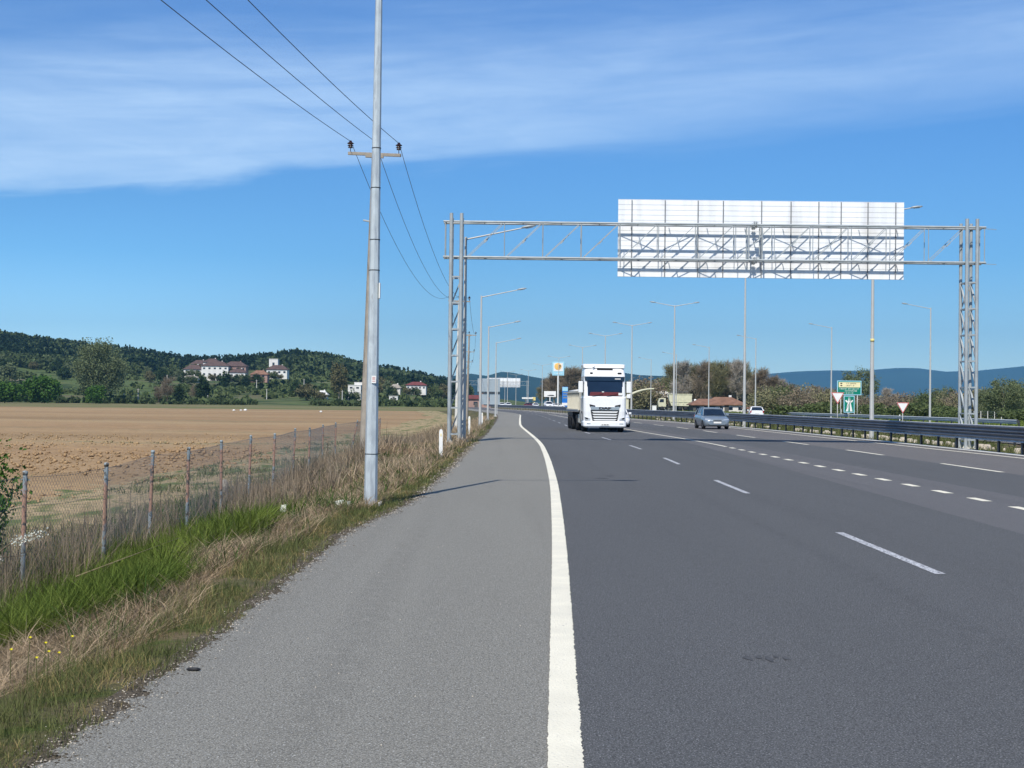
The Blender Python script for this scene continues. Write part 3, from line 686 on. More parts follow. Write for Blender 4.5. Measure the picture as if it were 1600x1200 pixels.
# ------------------------------------------------------------------ grass and weeds on the verge
def blades(P, h, w_, lean, az, bend=1.):
    n = len(P); dx = np.cos(az)*lean; dy = np.sin(az)*lean
    up = np.sqrt(np.clip(1-lean**2, .02, 1))
    sx = -np.sin(az+nr.normal(size=n)*.8); sy = np.cos(az+nr.normal(size=n)*.8)
    V = np.zeros((n, 6, 3))
    for k, (t, ww) in enumerate(((0, 1.), (.55, .8), (1., .12))):
        f = t*(1+bend*(t-.5)*.8)
        c = P + np.stack([dx*h*f, dy*h*f, up*h*t*(1-.22*bend*t*lean)], 1)
        V[:, 2*k] = c - np.stack([sx, sy, 0*sx], 1)*(w_*ww)[:, None]/2
        V[:, 2*k+1] = c + np.stack([sx, sy, 0*sx], 1)*(w_*ww)[:, None]/2
    b = np.arange(n)[:, None]*6
    Q = np.concatenate([b+np.array([[0, 1, 3, 2]]), b+np.array([[2, 3, 5, 4]])], 0)
    return V.reshape(-1, 3), Q
def sample(n, z0, z1, d0, d1, pw=1.6):
    Z = z0*(z1/z0)**(nr.random(n)**1.0)      # log distribution: dense close to the viewer
    d = d0+(d1-d0)*nr.random(n)
    X = XeL(Z)-d
    return X, Z, d
def tuft(name, n, z0, z1, d0, d1, hmin, hmax, w0, lean, m, label, cat='grass', mask=None, azc=None, azs=3., bend=1., hfun=None):
    X, Z, d = sample(n, z0, z1, d0, d1)
    j = nr.integers(0, max(1, n//9), n)      # gather blades into clumps
    X = X[j]+nr.normal(size=n)*.05*np.sqrt(Z/10); Z = Z[j]+nr.normal(size=n)*.07*np.sqrt(Z/10)
    d = XeL(Z)-X
    k = d > .0
    if mask is not None: k &= mask(d, Z)
    X, Z, d = X[k], Z[k], d[k]; n = len(X)
    z = zverge(d, Z)-.02
    h = hmin+(hmax-hmin)*nr.random(n)**1.5
    h *= .6+.8*fbm(X, Z, .5, 3, 17)
    if hfun is not None: h *= hfun(d, Z)
    az = (azc+nr.normal(size=n)*azs) if azc is not None else nr.random(n)*6.28
    ln = np.clip(lean+nr.normal(size=n)*.18, .02, .98)
    w_ = w0*(.6+.8*nr.random(n))*np.clip(Z/14, .8, 4)
    V, Q = blades(np.stack([X, Z, z], 1), h, w_, ln, az, bend)
    return tag(fast_mesh(name, V, Q, [m]), label, cat, kind='stuff')
edge_h = lambda d, Z: np.clip(.35+d*1.3, .35, 1.)
lushm = lambda d, Z: (fbm(d, Z*.5, 1.0, 3, 55) > .30) & (Z > 10.+.6*(3.3-d)) & (Z < 23.-.8*(3.-d)) & (d > 1.3+.3*np.sin(Z*1.3)) & (d < 3.9)
notlush = lambda d, Z: ~lushm(d, Z)
tuft('verge_grass', 50000, 5.5, 60, .0, .95, .05, .20, .005, .35, M['g_green'], 'green grass fringe growing over the shoulder edge', mask=lambda d, Z: (fbm(d, Z, .6, 3, 61) > .36) & (d < 1.0-.028*(Z-7)+.2*np.sin(Z*2.1)), hfun=edge_h)
tuft('yellowing_grass', 22000, 5.5, 60, .0, .75, .04, .20, .005, .5, M['g_yellow'], 'yellowing grass tufts right at the asphalt edge', mask=lambda d, Z: fbm(d, Z, .45, 3, 62) > .50, hfun=edge_h)
tuft('verge_grass', 20000, 14, 130, .0, 4.5, .12, .42, .006, .35, M['g_green'], 'coarse green grass along the verge towards the gantry', mask=lambda d, Z: notlush(d, Z) & (fbm(d, Z, 1.6, 3, 63) > .47), hfun=edge_h)
tuft('dark_weeds', 26000, 5.5, 60, .6, 4.3, .10, .38, .010, .45, M['g_dark'], 'dark green broad leaved weeds low in the verge', mask=lambda d, Z: notlush(d, Z) & (fbm(d, Z, 1.1, 3, 64) > .58))
strawm = lambda d, Z: notlush(d, Z) & (((d > .72-.016*(Z-8)+.2*np.sin(Z)) & (d < 2.6) & (fbm(d, Z, 1.3, 3, 65) > .33)) | ((d > .9) & (Z > 18) & (d < 3.6) & (fbm(d, Z, 1.6, 3, 66) > .38)))
tuft('straw_thatch', 170000, 6, 48, .5, 3.8, .09, .36, .0055, .78, M['g_straw'], 'flattened brown straw lying on the verge slope', 'dry grass', mask=strawm, azc=-.9, azs=1.5, bend=1.0)
tuft('dry_grass', 30000, 30, 150, .5, 4.8, .25, .65, .006, .5, M['g_straw'], 'dry brown grass on the verge round the gantry foot', 'dry grass', mask=lambda d, Z: fbm(d, Z*.6, 2., 3, 69) > .45, hfun=edge_h)
tuft('lush_grass', 110000, 9., 24., 1.1, 4.0, .22, .52, .007, .55, M['g_lush'], 'lush bright green grass in the ditch below the fence', mask=lushm, azc=-.5, azs=1.3)
tuft('dead_stalks', 15000, 13, 75, 2.6, 4.6, .35, .95, .006, .22, M['g_stalk'], 'dead grey brown weed stalks along the foot of the fence', 'dry weeds', mask=lambda d, Z: (fbm(d, Z, 1.1, 3, 67) > .42))
tuft('ditch_grass', 26000, 11, 60, 3.0, 5.2, .15, .5, .008, .4, M['g_dark'], 'dark grass among the dead stalks at the fence line', mask=lambda d, Z: fbm(d, Z, 1.4, 3, 68) > .46)
# green tufts on the dry track beyond the fence
n = 16000; Z = 12*(80/12)**nr.random(n); X = Xt(Z)+.2-nr.random(n)*(2.6+Z*.03)
k = fbm(X*1.6, Z*.6, 1.3, 3, 70) > .56; X, Z = X[k], Z[k]
V, Q = blades(np.stack([X, Z, -.60+0*X], 1), .05+.16*nr.random(len(X)), .008*np.clip(Z/14, 1, 4)*np.ones(len(X)), np.full(len(X), .4), nr.random(len(X))*6.28)
tag(fast_mesh('track_grass', V, Q, [M['g_green']]), 'short green tufts on the dry track behind the fence', 'grass', kind='stuff')
# grass in the median under the barrier
n = 30000; Z = 42*(170/42)**nr.random(n); X = XBa(Z)+.3+nr.random(n)*4.6
k = fbm(X, Z*.7, 1.5, 3, 71) > .44; X, Z = X[k], Z[k]
V, Q = blades(np.stack([X, Z, -.12+0*X], 1), .12+.30*nr.random(len(X)), .012*np.clip(Z/40, 1, 4)*np.ones(len(X)), np.full(len(X), .4), nr.random(len(X))*6.28)
tag(fast_mesh('median_grass', V, Q, [M['g_green']]), 'green weeds in the median behind the crash barrier', 'grass', kind='stuff')
n = 60000; Z = 110*(330/110)**nr.random(n); X = XFb(Z)+.5+nr.random(n)*30
k = fbm(X, Z*.5, 9, 3, 72) > .40; X, Z = X[k], Z[k]
V, Q = blades(np.stack([X, Z, -.45+0*X], 1), .4+.5*nr.random(len(X)), .10*np.ones(len(X)), np.full(len(X), .4), nr.random(len(X))*6.28)
tag(fast_mesh('meadow_grass', V, Q, [M['g_lush']]), 'long green meadow grass beyond the far carriageway', 'grass', kind='stuff')
n = 5000; Z = 8+nr.random(n)*45; X = Xt2(Z)-nr.random(n)*10
# clods on the tilled field: real lumps close to the viewer
n = 16000; Z = 14*(90/14)**nr.random(n); X = Xt2(Z)-.3-nr.random(n)*(4+Z*.42)
s = (.012+.045*nr.random(n)**3)*np.clip(Z/25, 1, 2)
C = np.stack([X, Z, -.585+.1*(fbm(X, Z, .5, 4, 31)-.5)], 1)
oct_ = np.array([[1, 0, 0], [0, 1, 0], [-1, 0, 0], [0, -1, 0], [0, 0, .8], [0, 0, -.6]])
Vc = (C[:, None]+oct_[None]*s[:, None, None]*(.7+.6*nr.random((n, 6, 1)))).reshape(-1, 3)
tri = np.array([[0, 1, 4], [1, 2, 4], [2, 3, 4], [3, 0, 4], [1, 0, 5], [2, 1, 5], [3, 2, 5], [0, 3, 5]])
Qc = (np.arange(n)[:, None, None]*6+tri[None]).reshape(-1, 3)
tag(fast_mesh('soil_clods', Vc, Qc, [M['soil']]), 'loose brown clods lying on the ploughed field', 'soil', kind='stuff')
# shrub at the left edge with a blossoming spray
sh = empty('leafy_shrub', (-6.05, 16.2, -.6), 0, 'young leafy shrub with small green leaves at the left edge by the fence', 'shrub')
mb = MB(); tp = []
for i in range(16):
    a = rnd.uniform(0, 6.28); e = Vector((math.cos(a)*rnd.uniform(.1, .42), math.sin(a)*rnd.uniform(.1, .42), rnd.uniform(.7, 1.62)))
    mid = e*.5+Vector((rnd.uniform(-.06, .06), rnd.uniform(-.06, .06), .05)); mb.path([Vector((0, 0, 0)), mid, e], [.014, .009, .004], 5); tp += [mid, e, (mid+e)/2, e*.85]
mb.build('stem', M['bark'], sh, fix=False)
C = np.array([list(p) for p in tp for _ in range(42)])+nr.normal(size=(len(tp)*42, 3))*.085
V, Q = leaf_cloud(C, .026); fast_mesh('foliage', V, Q, [M['leaf_bright']], parent=sh)
bl = empty('blossoming_branch', (-5.02, 14.9, -.45), 0, 'arching spray of cream white blossom crossing the first fence post', 'plant')
mb = MB(); pts = [Vector((-.5, 0, 0)), Vector((-.42, 0, .45)), Vector((-.2, 0, .62)), Vector((.12, 0, .72))]
mb.path(pts, [.012, .010, .007, .004], 5); pts2 = [Vector((-.5, .1, 0)), Vector((-.55, .1, .3)), Vector((-.35, .1, .45)), Vector((-.1, .1, .47))]; mb.path(pts2, [.01, .008, .006, .003], 5)
mb.build('stem', M['g_stalk'], bl, fix=False)
C = np.array([list(pts[2].lerp(pts[3], rnd.random()) if i % 3 else pts2[2].lerp(pts2[1], rnd.random())) for i in range(330)])+nr.normal(size=(330, 3))*.028
V, Q = leaf_cloud(C, .011); fast_mesh('blossom', V, Q, [M['blossom']], parent=bl)
for i in range(7):
    yf = empty('yellow_wildflower', (XeL(8.6)-.62-rnd.random()*.35, 8.35+rnd.random()*.5, -.06), 0, 'small yellow wildflower in the straw near the lower left corner', 'flower', 'yellow wildflowers in the lower left verge')
    e = Vector((rnd.uniform(-.05, .05), 0, rnd.uniform(.18, .32))); mb = MB(); mb.tube((0, 0, -.1), e, .003, .002, 4); mb.build('stem', M['g_green'], yf, fix=False)
    mb = MB(); rg = [Vector((.011*math.cos(a), .011*math.sin(a), .004*math.cos(3*a)))+e for a in [k*math.pi/5 for k in range(10)]]
    mb.add([list(e-Vector((0, 0, .004)))]+[list(v) for v in rg]+[list(e+Vector((0, 0, .008)))], [(0, 1+(k+1) % 10, 1+k) for k in range(10)]+[(11, 1+k, 1+(k+1) % 10) for k in range(10)]); mb.build('petals', M['yflower'], yf)
# broken cane lying over the lush grass
mb = MB(); mb.tube((-4.45, 14.6, -.14), (-3.98, 17.2, .02), .006, .004, 6); tag(mb.build('dry_cane', M['g_straw']), 'single pale dry cane leaning over the bright green grass', 'cane')

# ------------------------------------------------------------------ chain-link fence on the left
FP = [(-5.45, 13.2, 0), (-5.38, 15.7, 0), (-5.1, 17.9, .05), (-5.4, 21.3, .03), (-5.3, 23.3, .02), (-5.5, 27, .0), (-5.6, 30.4, .02), (-5.6, 33.5, .04), (-5.9, 38.5, .05), (-5.9, 41.5, .02), (-6.25, 47, 0), (-6.4, 51.6, 0), (-6.35, 57, .32), (-6.3, 60, .05), (-6.25, 63, 0), (-6.2, 67, .02)]
fe = empty('chain_link_fence', (-5.4, 15.7, -.62), 0, 'rusty chain link fence on thin posts between the verge and the field', 'fence')
fe.location = (0, 0, 0)
ptop, pbot = [], []
for x, y, lean in FP:
    b = Vector((x-lean*.5, y, -.75)); t = Vector((x+lean*.5+rnd.uniform(-.02, .02), y, .86+rnd.uniform(-.03, .03)))
    mb = MB(); mb.tube(b, t, .028, .026, 8); mb.lathe([(.0, .0), (.03, 0), (.03, .04), (.0, .05)], 8, t)
    for k in range(3): mb.tube(t+Vector((-.05, 0, -.05-.12*k)), t+Vector((.05, .02, -.06-.12*k)), .006, n=4)
    mb.build('post', M['fence_post'], fe, fix=False); ptop.append(t); pbot.append(b)
mb = MB()
for i in range(len(FP)-1):
    a0, a1, b0, b1 = pbot[i], pbot[i+1], ptop[i], ptop[i+1]; Ln = (a1-a0).length
    sag = rnd.uniform(.01, .05)
    for fr in (.985, .78, .30, .08):
        p0 = a0.lerp(b0, fr); p1 = a1.lerp(b1, fr); m_ = (p0+p1)/2-Vector((0, 0, sag)); mb.tube(p0, m_, .0022, n=3, cap=False); mb.tube(m_, p1, .0022, n=3, cap=False)
    cell = .075 if i < 6 else .10; nn = int(Ln/cell); Hh = 1.5
    lo, hi = .08, .985
    for k in range(-int(Hh/cell), nn+1):
        for sg in (1, -1):
            # a wire rises at 45 degrees along the bay
            s0 = k*cell; s1 = s0+Hh
            u0, u1 = max(s0, 0), min(s1, Ln)
            if u1 <= u0: continue
            f0, f1 = (u0-s0)/Hh, (u1-s0)/Hh
            if sg < 0: f0, f1 = 1-f0, 1-f1
            q = lambda u, f: a0.lerp(a1, u/Ln).lerp(b0.lerp(b1, u/Ln), lo+(hi-lo)*f)
            mb.tube(q(u0, f0), q(u1, f1), .0014 if i < 6 else .0017, n=3, cap=False, smooth=False)
mb.build('wire_mesh', M['mesh_wire'], fe, fix=False)

# ------------------------------------------------------------------ lamps and poles
def oct_pole(mb, H, r0, r1, x=0., y=0., z=0.): mb.tube((x, y, z), (x, y, z+H), r0, r1, 8, smooth=False)
def lamp_head(parent, p, ang, dr):
    """flat luminaire continuing the arm"""
    q = Matrix.Rotation(0 if dr > 0 else math.pi, 3, 'Z') @ Matrix.Rotation(-ang, 3, 'Y')
    mb = MB(); rings = []
    for x, w_, h in ((0, .06, .05), (.12, .13, .08), (.35, .15, .09), (.58, .10, .05), (.62, .03, .02)):
        rings.append([p+q @ Vector((x, yy_, zz_)) for yy_, zz_ in ((-w_, 0), (-w_*.7, h*.8), (0, h), (w_*.7, h*.8), (w_, 0), (0, -h*.35))])
    mb.loft(rings); h = mb.build('lamp_head', M['galv'], parent)
    mb = MB(); mb.box(p+q @ Vector((.33, 0, -.035)), (.34, .2, .02), m=q); mb.build('lens', M['lamp_glass'], h)
def single_lamp(name, H, arm, rise, dr, m, r0=.10, sticker=False):
    t = empty(name)
    mb = MB(); oct_pole(mb, H, r0, r0*.5); mb.build('pole', m, t, fix=False)
    mb = MB(); mb.tube((0, 0, H-.3), (0, 0, H+.02), r0*.55, r0*.55, 10); mb.tube((0, 0, H-.08), (dr*arm, 0, H+rise), .035, .028, 8); mb.build('arm', m, t, fix=False)
    lamp_head(t, Vector((dr*arm, 0, H+rise)), math.atan2(rise, arm), dr)
    mb = MB(); mb.box((0, 0, .03), (.42, .42, .05)); mb.box((0, 0, -.22), (.55, .55, .40))
    for sx in (-1, 1):
        for sy in (-1, 1): mb.tube((sx*.15, sy*.15, .04), (sx*.15, sy*.15, .13), .014, n=6)
    mb.build('base_plate', M['concrete_pale'], t)
    return t
l1 = single_lamp('street_lamp', 8.65, 2.35, .32, 1, M['galv_pole'], .110)
l1.location = (-2.285, 23.2, -.08); l1.rotation_euler.y = .004; tag(l1, 'nearest tall galvanised lamp post in the verge, its top out of the picture', 'street lamp', 'street lamps along the left verge')
for z in (.9, 5.25, 4.4, 3.9, 5.9): mb = MB(); mb.tube((0, 0, z), (0, 0, z+.012), .1145-.0063*z, n=8); mb.build('strap', M['dark'], l1, fix=False)
mb = MB(); mb.box((.03, -.112, 2.12), (.075, .006, .12)); s_ = mb.build('sticker', M['white_matt'], l1, bevel=.001)
mb = MB()
for z in (2.155, 2.135, 2.115, 2.09): mb.box((.03, -.1165, z), (.05, .002, .006))
mb.build('sticker_text', M['red'], s_)
mb = MB(); mb.box((.095, -.04, 3.57), (.02, .10, .25)); mb.build('number_plate', M['white_matt'], l1, bevel=.003)
lampl = single_lamp('street_lamp', 8.65, 2.35, .42, 1, M['galv_pale'], .10)
LL = [(-2.02, 60, 'street lamp directly behind the left gantry column'), (-2.07, 93.2, 'tallest looking lamp post just right of the left gantry column'), (-2.2, 131, 'second lamp post beyond the left gantry column'), (-1.9, 166, 'smallest street lamp of the left row, in front of the grey sign backs')]
for i, (x, y, lb) in enumerate(LL):
    t = lampl if i == 0 else copy_tree(lampl); t.location = (x, y, -.02); tag(t, lb, 'street lamp', 'street lamps along the left verge')
def double_lamp(H, arm, m):
    t = empty('double_arm_lamp')
    mb = MB(); oct_pole(mb, H, .125, .055); mb.build('pole', m, t, fix=False)
    for s in (-1, 1):
        mb = MB(); mb.tube((0, 0, H-.1), (s*arm, 0, H+.25), .04, .03, 8); mb.build('arm', m, t, fix=False)
        lamp_head(t, Vector((s*arm, 0, H+.25)), math.atan2(.25, arm), s)
    return t
dl = double_lamp(11.9, 1.95, M['galv_pale'])
DL = [(18.75, 74, 'nearest double armed lamp in the median, its head half behind the sign board'), (18.0, 110, 'double armed median lamp whose head is hidden by the sign board'),
      (16.6, 145.6, 'double armed median lamp left of the grey car'), (15.4, 183, 'double armed median lamp right behind the truck cab'), (13.9, 212.5, 'double armed median lamp rising above the truck roof'),
      (12.7, 257, 'double armed median lamp just left of the truck')]
DL += [(10.5, 320, 'distant double armed lamp near the filling station sign'), (8.2, 385, 'distant lamp on the bend before the second gantry'), (5.2, 455, 'distant lamp beside the second gantry column'), (1.5, 530, 'distant lamp on the bend behind the second gantry'), (-3, 600, 'farthest lamp at the end of the bend'), (-1.5, 480, 'distant lamp below the second gantry board')]
for i, (x, y, lb) in enumerate(DL):
    t = dl if i == 0 else copy_tree(dl); t.location = (x, y, -.1); tag(t, lb, 'street lamp', 'double armed lamps in the median')
mb = MB(); mb.tube((0, 0, 5.15), (0, 0, 5.30), .108, .106, 10); mb.build('yellow_band', M['yellow'], dl)
rl = single_lamp('street_lamp', 11.6, 2.3, .35, -1, M['galv_pale'], .115)
RL = [(41.5, 141, 'far side street lamp with its arm showing left of the right gantry column'), (40, 178, 'far side street lamp left of the give way sign'), (36, 210, 'far side street lamp next to the median pole, right of the tall trees'),
      (33.8, 244, 'far side street lamp in front of the tall budding trees'), (32.6, 282, 'far side street lamp hidden behind a median lamp pole'), (31, 317, 'far side street lamp in front of the pale blue building')]
for i, (x, y, lb) in enumerate(RL):
    t = rl if i == 0 else copy_tree(rl); t.location = (x, y, -.1); tag(t, lb, 'street lamp', 'single armed lamps along the far carriageway')
# concrete power poles
def insulator(parent, p, s=1.):
    mb = MB(); mb.tube(p+Vector((0, 0, -.12)), p, .012, n=6)
    mb.lathe([(.02*s, 0), (.07*s, .01), (.075*s, .03), (.035*s, .05), (.09*s, .075), (.09*s, .09), (.04*s, .12), (.10*s, .15), (.10*s, .165), (.05*s, .20), (.035*s, .25), (0, .26)], 14, p)
    mb.build('insulator', M['ceramic'], parent, fix=False)
def power_pole(H, m, lean, light=False):
    t = empty('power_pole'); mb = MB()
    mb.tube((-lean, 0, -.4), (0, 0, H-.02), .165, .095, 12); mb.build('pole', m, t, fix=False)
    mb = MB(); mb.bar((-.88, -.11, H-.12), (.88, -.11, H-.17), .085, .10); mb.bar((-.3, -.11, H-.19), (.3, -.11, H-.21), .10, .12); mb.bar((0, -.15, H-.25), (0, .13, H-.25), .20, .16); mb.build('cross_arm', M['concrete'], t, bevel=.008)
    insulator(t, Vector((-.80, -.11, H+.05)), 1.1); insulator(t, Vector((.80, -.11, H)), 1.1); insulator(t, Vector((0, 0, H+.06)), .9)
    if light:
        mb = MB(); mb.bar((-.12, 0, 7.62), (-.36, -.02, 7.66), .10, .05); mb.build('lamp_head', M['galv'], t, bevel=.01)
    return t
pp1 = power_pole(9.98, M['concrete'], .24, True); pp1.location = (-4.63, 47, 0); tag(pp1, 'nearest leaning concrete power pole directly behind the near lamp post', 'power pole', 'concrete power poles along the field')
pp2 = power_pole(9.98, M['concrete_pale'], .12)
PPL = [(-4.3, 114, 'pale power pole seen through the left gantry column'), (-5.25, 172, 'power pole just right of the left gantry column'), (-7.0, 230, 'fourth power pole, lower than the one in front of it'), (-8.9, 288, 'fifth power pole of the row'), (-11.8, 348, 'farthest power pole of the row')]
PM = [pp1]
pp3 = None
for i, (x, y, lb) in enumerate(PPL):
    if i == 0: t = pp2
    elif i == 1: t = pp3 = power_pole(9.98, M['concrete'], .2)
    else: t = copy_tree(pp3)
    t.location = (x, y, -.1); tag(t, lb, 'power pole', 'concrete power poles along the field'); PM.append(t)
def cable(a, b, sag, r=.011, n=22):
    mb = MB(); P = [a.lerp(b, k/n)-Vector((0, 0, 4*sag*(k/n)*(1-k/n))) for k in range(n+1)]
    mb.path(P, [r]*(n+1), 5); return mb
locs = [Vector((-9.3, -15, 0))]+[Vector(t.location) for t in PM]
wn = {-.80: 'left', .80: 'right', 0: 'middle'}
spans = ['reaching from the near concrete pole over the viewer', 'sagging from the near concrete pole down to the pole at the gantry', 'between the second and third power poles', 'between the third and fourth power poles', 'between the fourth and fifth power poles', 'between the fifth and last power poles']
for i in range(len(locs)-1):
    for dx, dz in ((-.80, 10.27), (0, 10.28), (.80, 10.22)):
        a = locs[i]+Vector((dx*(1.35 if i == 0 else 1), 0, dz)); b = locs[i+1]+Vector((dx, 0, dz))
        tag(cable(a, b, .9 if i == 0 else (1.9 if i == 1 else 1.2), .010 if i < 2 else .014).build('power_cable', M['wire'], fix=False), f'{wn[dx]} overhead cable {spans[i]}', 'cable', 'overhead power cables')

# ------------------------------------------------------------------ the gantry
def gantry():
    g = empty('overhead_gantry')
    def legs(x0, x1, yf=58.42, yb=59.22):
        c = MB()
        for x in (x0, x1):
            for y, rr_, H in ((yf, .075, 9.45), (yb, .07, 9.35)): c.tube((x, y, -.25), (x, y, H), rr_, rr_, 12)
        cb = c.build('column', M['galv'], g, fix=False)
        d = MB(); z = .35; k = 0
        while z < 7.5:
            for y in (yf, yb): d.bar((x0, y, z), (x1, y, z), .07, .06)
            for x in (x0, x1): d.bar((x, yf, z), (x, yb, z), .05, .05)
            if z+1.08 < 7.6:
                d.bar((x0, yb, z), (x1, yb, z+1.08), .07, .05)
                for x in (x0, x1): d.bar((x, yf, z), (x, yb, z+1.08), .07, .05)
            z += 1.08; k += 1
        d.build('brace', M['galv'], cb, fix=False)
        f = MB()
        for x in (x0, x1):
            for y in (yf, yb):
                f.box((x, y, .0), (.26, .26, .03)); f.box((x, y, -.35), (.42, .42, .6))
                for a in range(4): f.bar((x, y, .18), (x+.11*math.cos(a*math.pi/2), y+.11*math.sin(a*math.pi/2), .01), .012, .05)
        f.build('foot', M['concrete_pale'], cb)
        return cb
    legs(-2.57, -2.15); legs(18.67, 19.09)
    ch = MB(); zt, zb, yf, yb = 9.12, 7.66, 58.52, 59.12
    for z in (zt, zb):
        for y in (yf, yb): ch.tube((-2.90, y, z), (19.48, y, z), .045, .045, 10)
        xx = -2.8
        while xx < 19.5: ch.bar((xx, yf, z), (xx, yb, z), .03, .03); xx += 1.59
        for sx, xs in enumerate(np.arange(-2.06, 18.9, 1.59)): ch.bar((xs, yf if sx % 2 else yb, z-.01), (xs+1.5, yb if sx % 2 else yf, z-.01), .022, .022)
    wb = ch
    for x in (-2.82, 19.42):
        for y in (yf, yb): wb.tube((x, y, zb), (x, y, zt), .02, n=6)
    x = -.48
    k = 0
    xsn = [-1.95+1.59*i for i in range(14)]
    for i in range(len(xsn)-1):
        a, b = xsn[i], xsn[i+1]
        for y in (yf, yb):
            wb.tube((b-.02, y, zb), (b-.02, y, zt), .017, n=6)
            wb.bar((a+.06, y, zb+.04), (b-.10, y, zt-.04), .030, .025)
            mx = Vector(((a+b)/2, y, (zt+zb)/2)); wb.bar(mx-Vector((.07, 0, .07)), mx+Vector((.07, 0, .07)), .06, .05)
    tb = ch.build('truss_beam', M['galv'], g, fix=False)
    fl = MB()
    for z in (zt, zb):
        for y in (yf, yb): fl.tube((9.93, y, z), (9.96, y, z), .14, n=14); fl.tube((10.00, y, z), (10.03, y, z), .14, n=14)
        for k in range(6):
            a = k*math.pi/3
            for y in (yf, yb): fl.tube((9.88, y+.1*math.cos(a), z+.1*math.sin(a)), (10.08, y+.1*math.cos(a), z+.1*math.sin(a)), .012, n=5)
    for y in (yf, yb): fl.tube((9.7, y, zb), (9.7, y, zt), .03, n=6); fl.tube((10.25, y, zb), (10.25, y, zt), .03, n=6)
    fl.build('flange_joint', M['galv'], tb, fix=False)
    # board made of overlapping horizontal aluminium profiles
    bd = MB(); z = 7.0; n = 15; hh = 3.25/n
    for i in range(n):
        bd.box((10.36, 59.47, z+hh*(i+.5)), (11.98, .03, hh-.012)); bd.box((10.36, 59.46, z+hh*(i+1)-.008), (11.98, .022, .014))
    bo = bd.build('sign_board', M['board'], g)
    bp = MB(); bp.box((10.36, 59.495, 8.625), (11.98, .012, 3.25)); bp.build('sign_face', M['green_sign'], bo)
    mm = MB()
    for px in (988, 1040, 1091.5, 1131, 1191, 1237, 1280.5, 1315.5, 1357.5, 1401):
        x = (px-800)/37.36-.09; mm.box((x, 59.42, 8.62), (.04, .035, 3.2))
    for x in np.arange(4.9, 16.3, 1.59):
        for z in (zt, zb): mm.bar((x, yb, z), (x, 59.40, z), .03, .03)
    mm.build('mounting_post', mat('bracket_steel', (.22, .23, .24), .6, .2), bo)
    return g
ga = gantry(); tag(ga, 'large steel lattice gantry over the road carrying a long white board seen from behind', 'gantry', 'sign gantries across the road')
g2 = copy_tree(ga); g2.location = (-13.4, 452, 0); tag(g2, 'tiny distant gantry with a white board, on the bend far down the road', 'gantry', 'sign gantries across the road')

# ------------------------------------------------------------------ crash barriers
def w_profile(z):    # W beam facing the road (towards -x)
    k = .8
    return [(x, z+k*d) for x, d in ((0, -.155), (-.03, -.15), (-.075, -.105), (-.075, -.065), (-.01, -.02), (-.01, .02), (-.075, .065), (-.075, .105), (-.03, .15), (0, .155))]
def barrier(name, f, Zr, zs, post_Z, label, side=1, post_h=1.0, m=None, stuff_Z=None):
    b = empty(name); tag(b, label, 'crash barrier')
    for z in zs:
        prof = w_profile(z); c = f(Zr)
        V, Q = [], []
        xs = np.array([p[0] for p in prof])*side; zp = np.array([p[1] for p in prof])
        X = c[:, None]+xs[None]; Y = np.repeat(Zr[:, None], len(xs), 1); Zz = np.repeat(zp[None], len(Zr), 0)
        fast_mesh('rail', *grid(X, Y, Zz), [m or M['rail']], parent=b)
        # upturned lip; the light it catches is painted in by the pale material
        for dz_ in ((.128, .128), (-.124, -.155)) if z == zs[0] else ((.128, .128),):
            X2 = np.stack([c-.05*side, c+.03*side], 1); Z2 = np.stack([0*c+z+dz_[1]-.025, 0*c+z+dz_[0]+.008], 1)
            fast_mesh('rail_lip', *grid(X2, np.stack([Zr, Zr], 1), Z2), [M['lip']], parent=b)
    src = None
    for Z in post_Z:
        mb = MB(); mb.box((0, 0, post_h/2-.1), (.06, .14, post_h+.1)); 
        if src is None:
            mb2 = MB(); mb2.box((.10*side, 0, post_h/2-.1), (.012, .15, post_h)); mb2.box((.16*side, 0, post_h/2-.1), (.012, .15, post_h)); mb2.box((.13*side, 0, post_h/2-.1), (.06, .02, post_h)); mb2.box((.045*side, 0, zs[-1]), (.09, .10, .25))
            o = mb2.build('post', M['rail_post'], b); src = o
        else: o = src.copy(); col.objects.link(o); o.parent = b
        o.location = (float(f(Z)), float(Z), 0)
    if stuff_Z is not None:
        mb = MB()
        for Z in stuff_Z: x = float(f(Z)); mb.box((x+.1*side, Z, .45), (.06, .15, 1.0))
        o = mb.build('far_posts', M['rail_post'], b, fix=False); o['kind'] = 'stuff'
    return b
ZB = np.concatenate([np.arange(-20, 120, 2.), np.arange(120, 440, 6.)])
barrier('crash_barrier', XBa, ZB, (.635, .89), np.arange(46.1, 46.1+2.42*48, 2.42), 'dark double railed steel crash barrier along the near side of the median', 1, stuff_Z=np.concatenate([46.1-2.42*np.arange(1, 20), np.arange(46.1+2.42*48, 436, 4.)]))
barrier('crash_barrier', lambda Z: XFa(Z)-.7, ZB, (.62,), np.arange(60, 260, 4.), 'single railed crash barrier along the far side of the median', -1, .8)
barrier('crash_barrier', lambda Z: XFb(Z)+1.2, np.arange(110, 200, 4.), (.62,), np.arange(110, 200, 4.), 'pale single railed barrier on the grass beyond the far carriageway', 1, .8, M['galv'])
st = MB()
for i in range(150):
    Z = 44*(150/44)**rnd.random(); x = float(XBa(Z))+rnd.uniform(1.3, 1.9); s = rnd.uniform(.08, .22)
    st.box((x, Z, .04), (s, s*1.6, s*1.1), rnd.uniform(0, 3), (.7, .7))
o = st.build('median_stones', M['stone'], bevel=.02); tag(o, 'line of pale stones laid along the median behind the barrier', 'stones', kind='stuff')
pf = empty('post_fence', (0, 0, 0)); tag(pf, 'low pale post and wire fence on the grass behind the far cars', 'fence')
mb = MB()
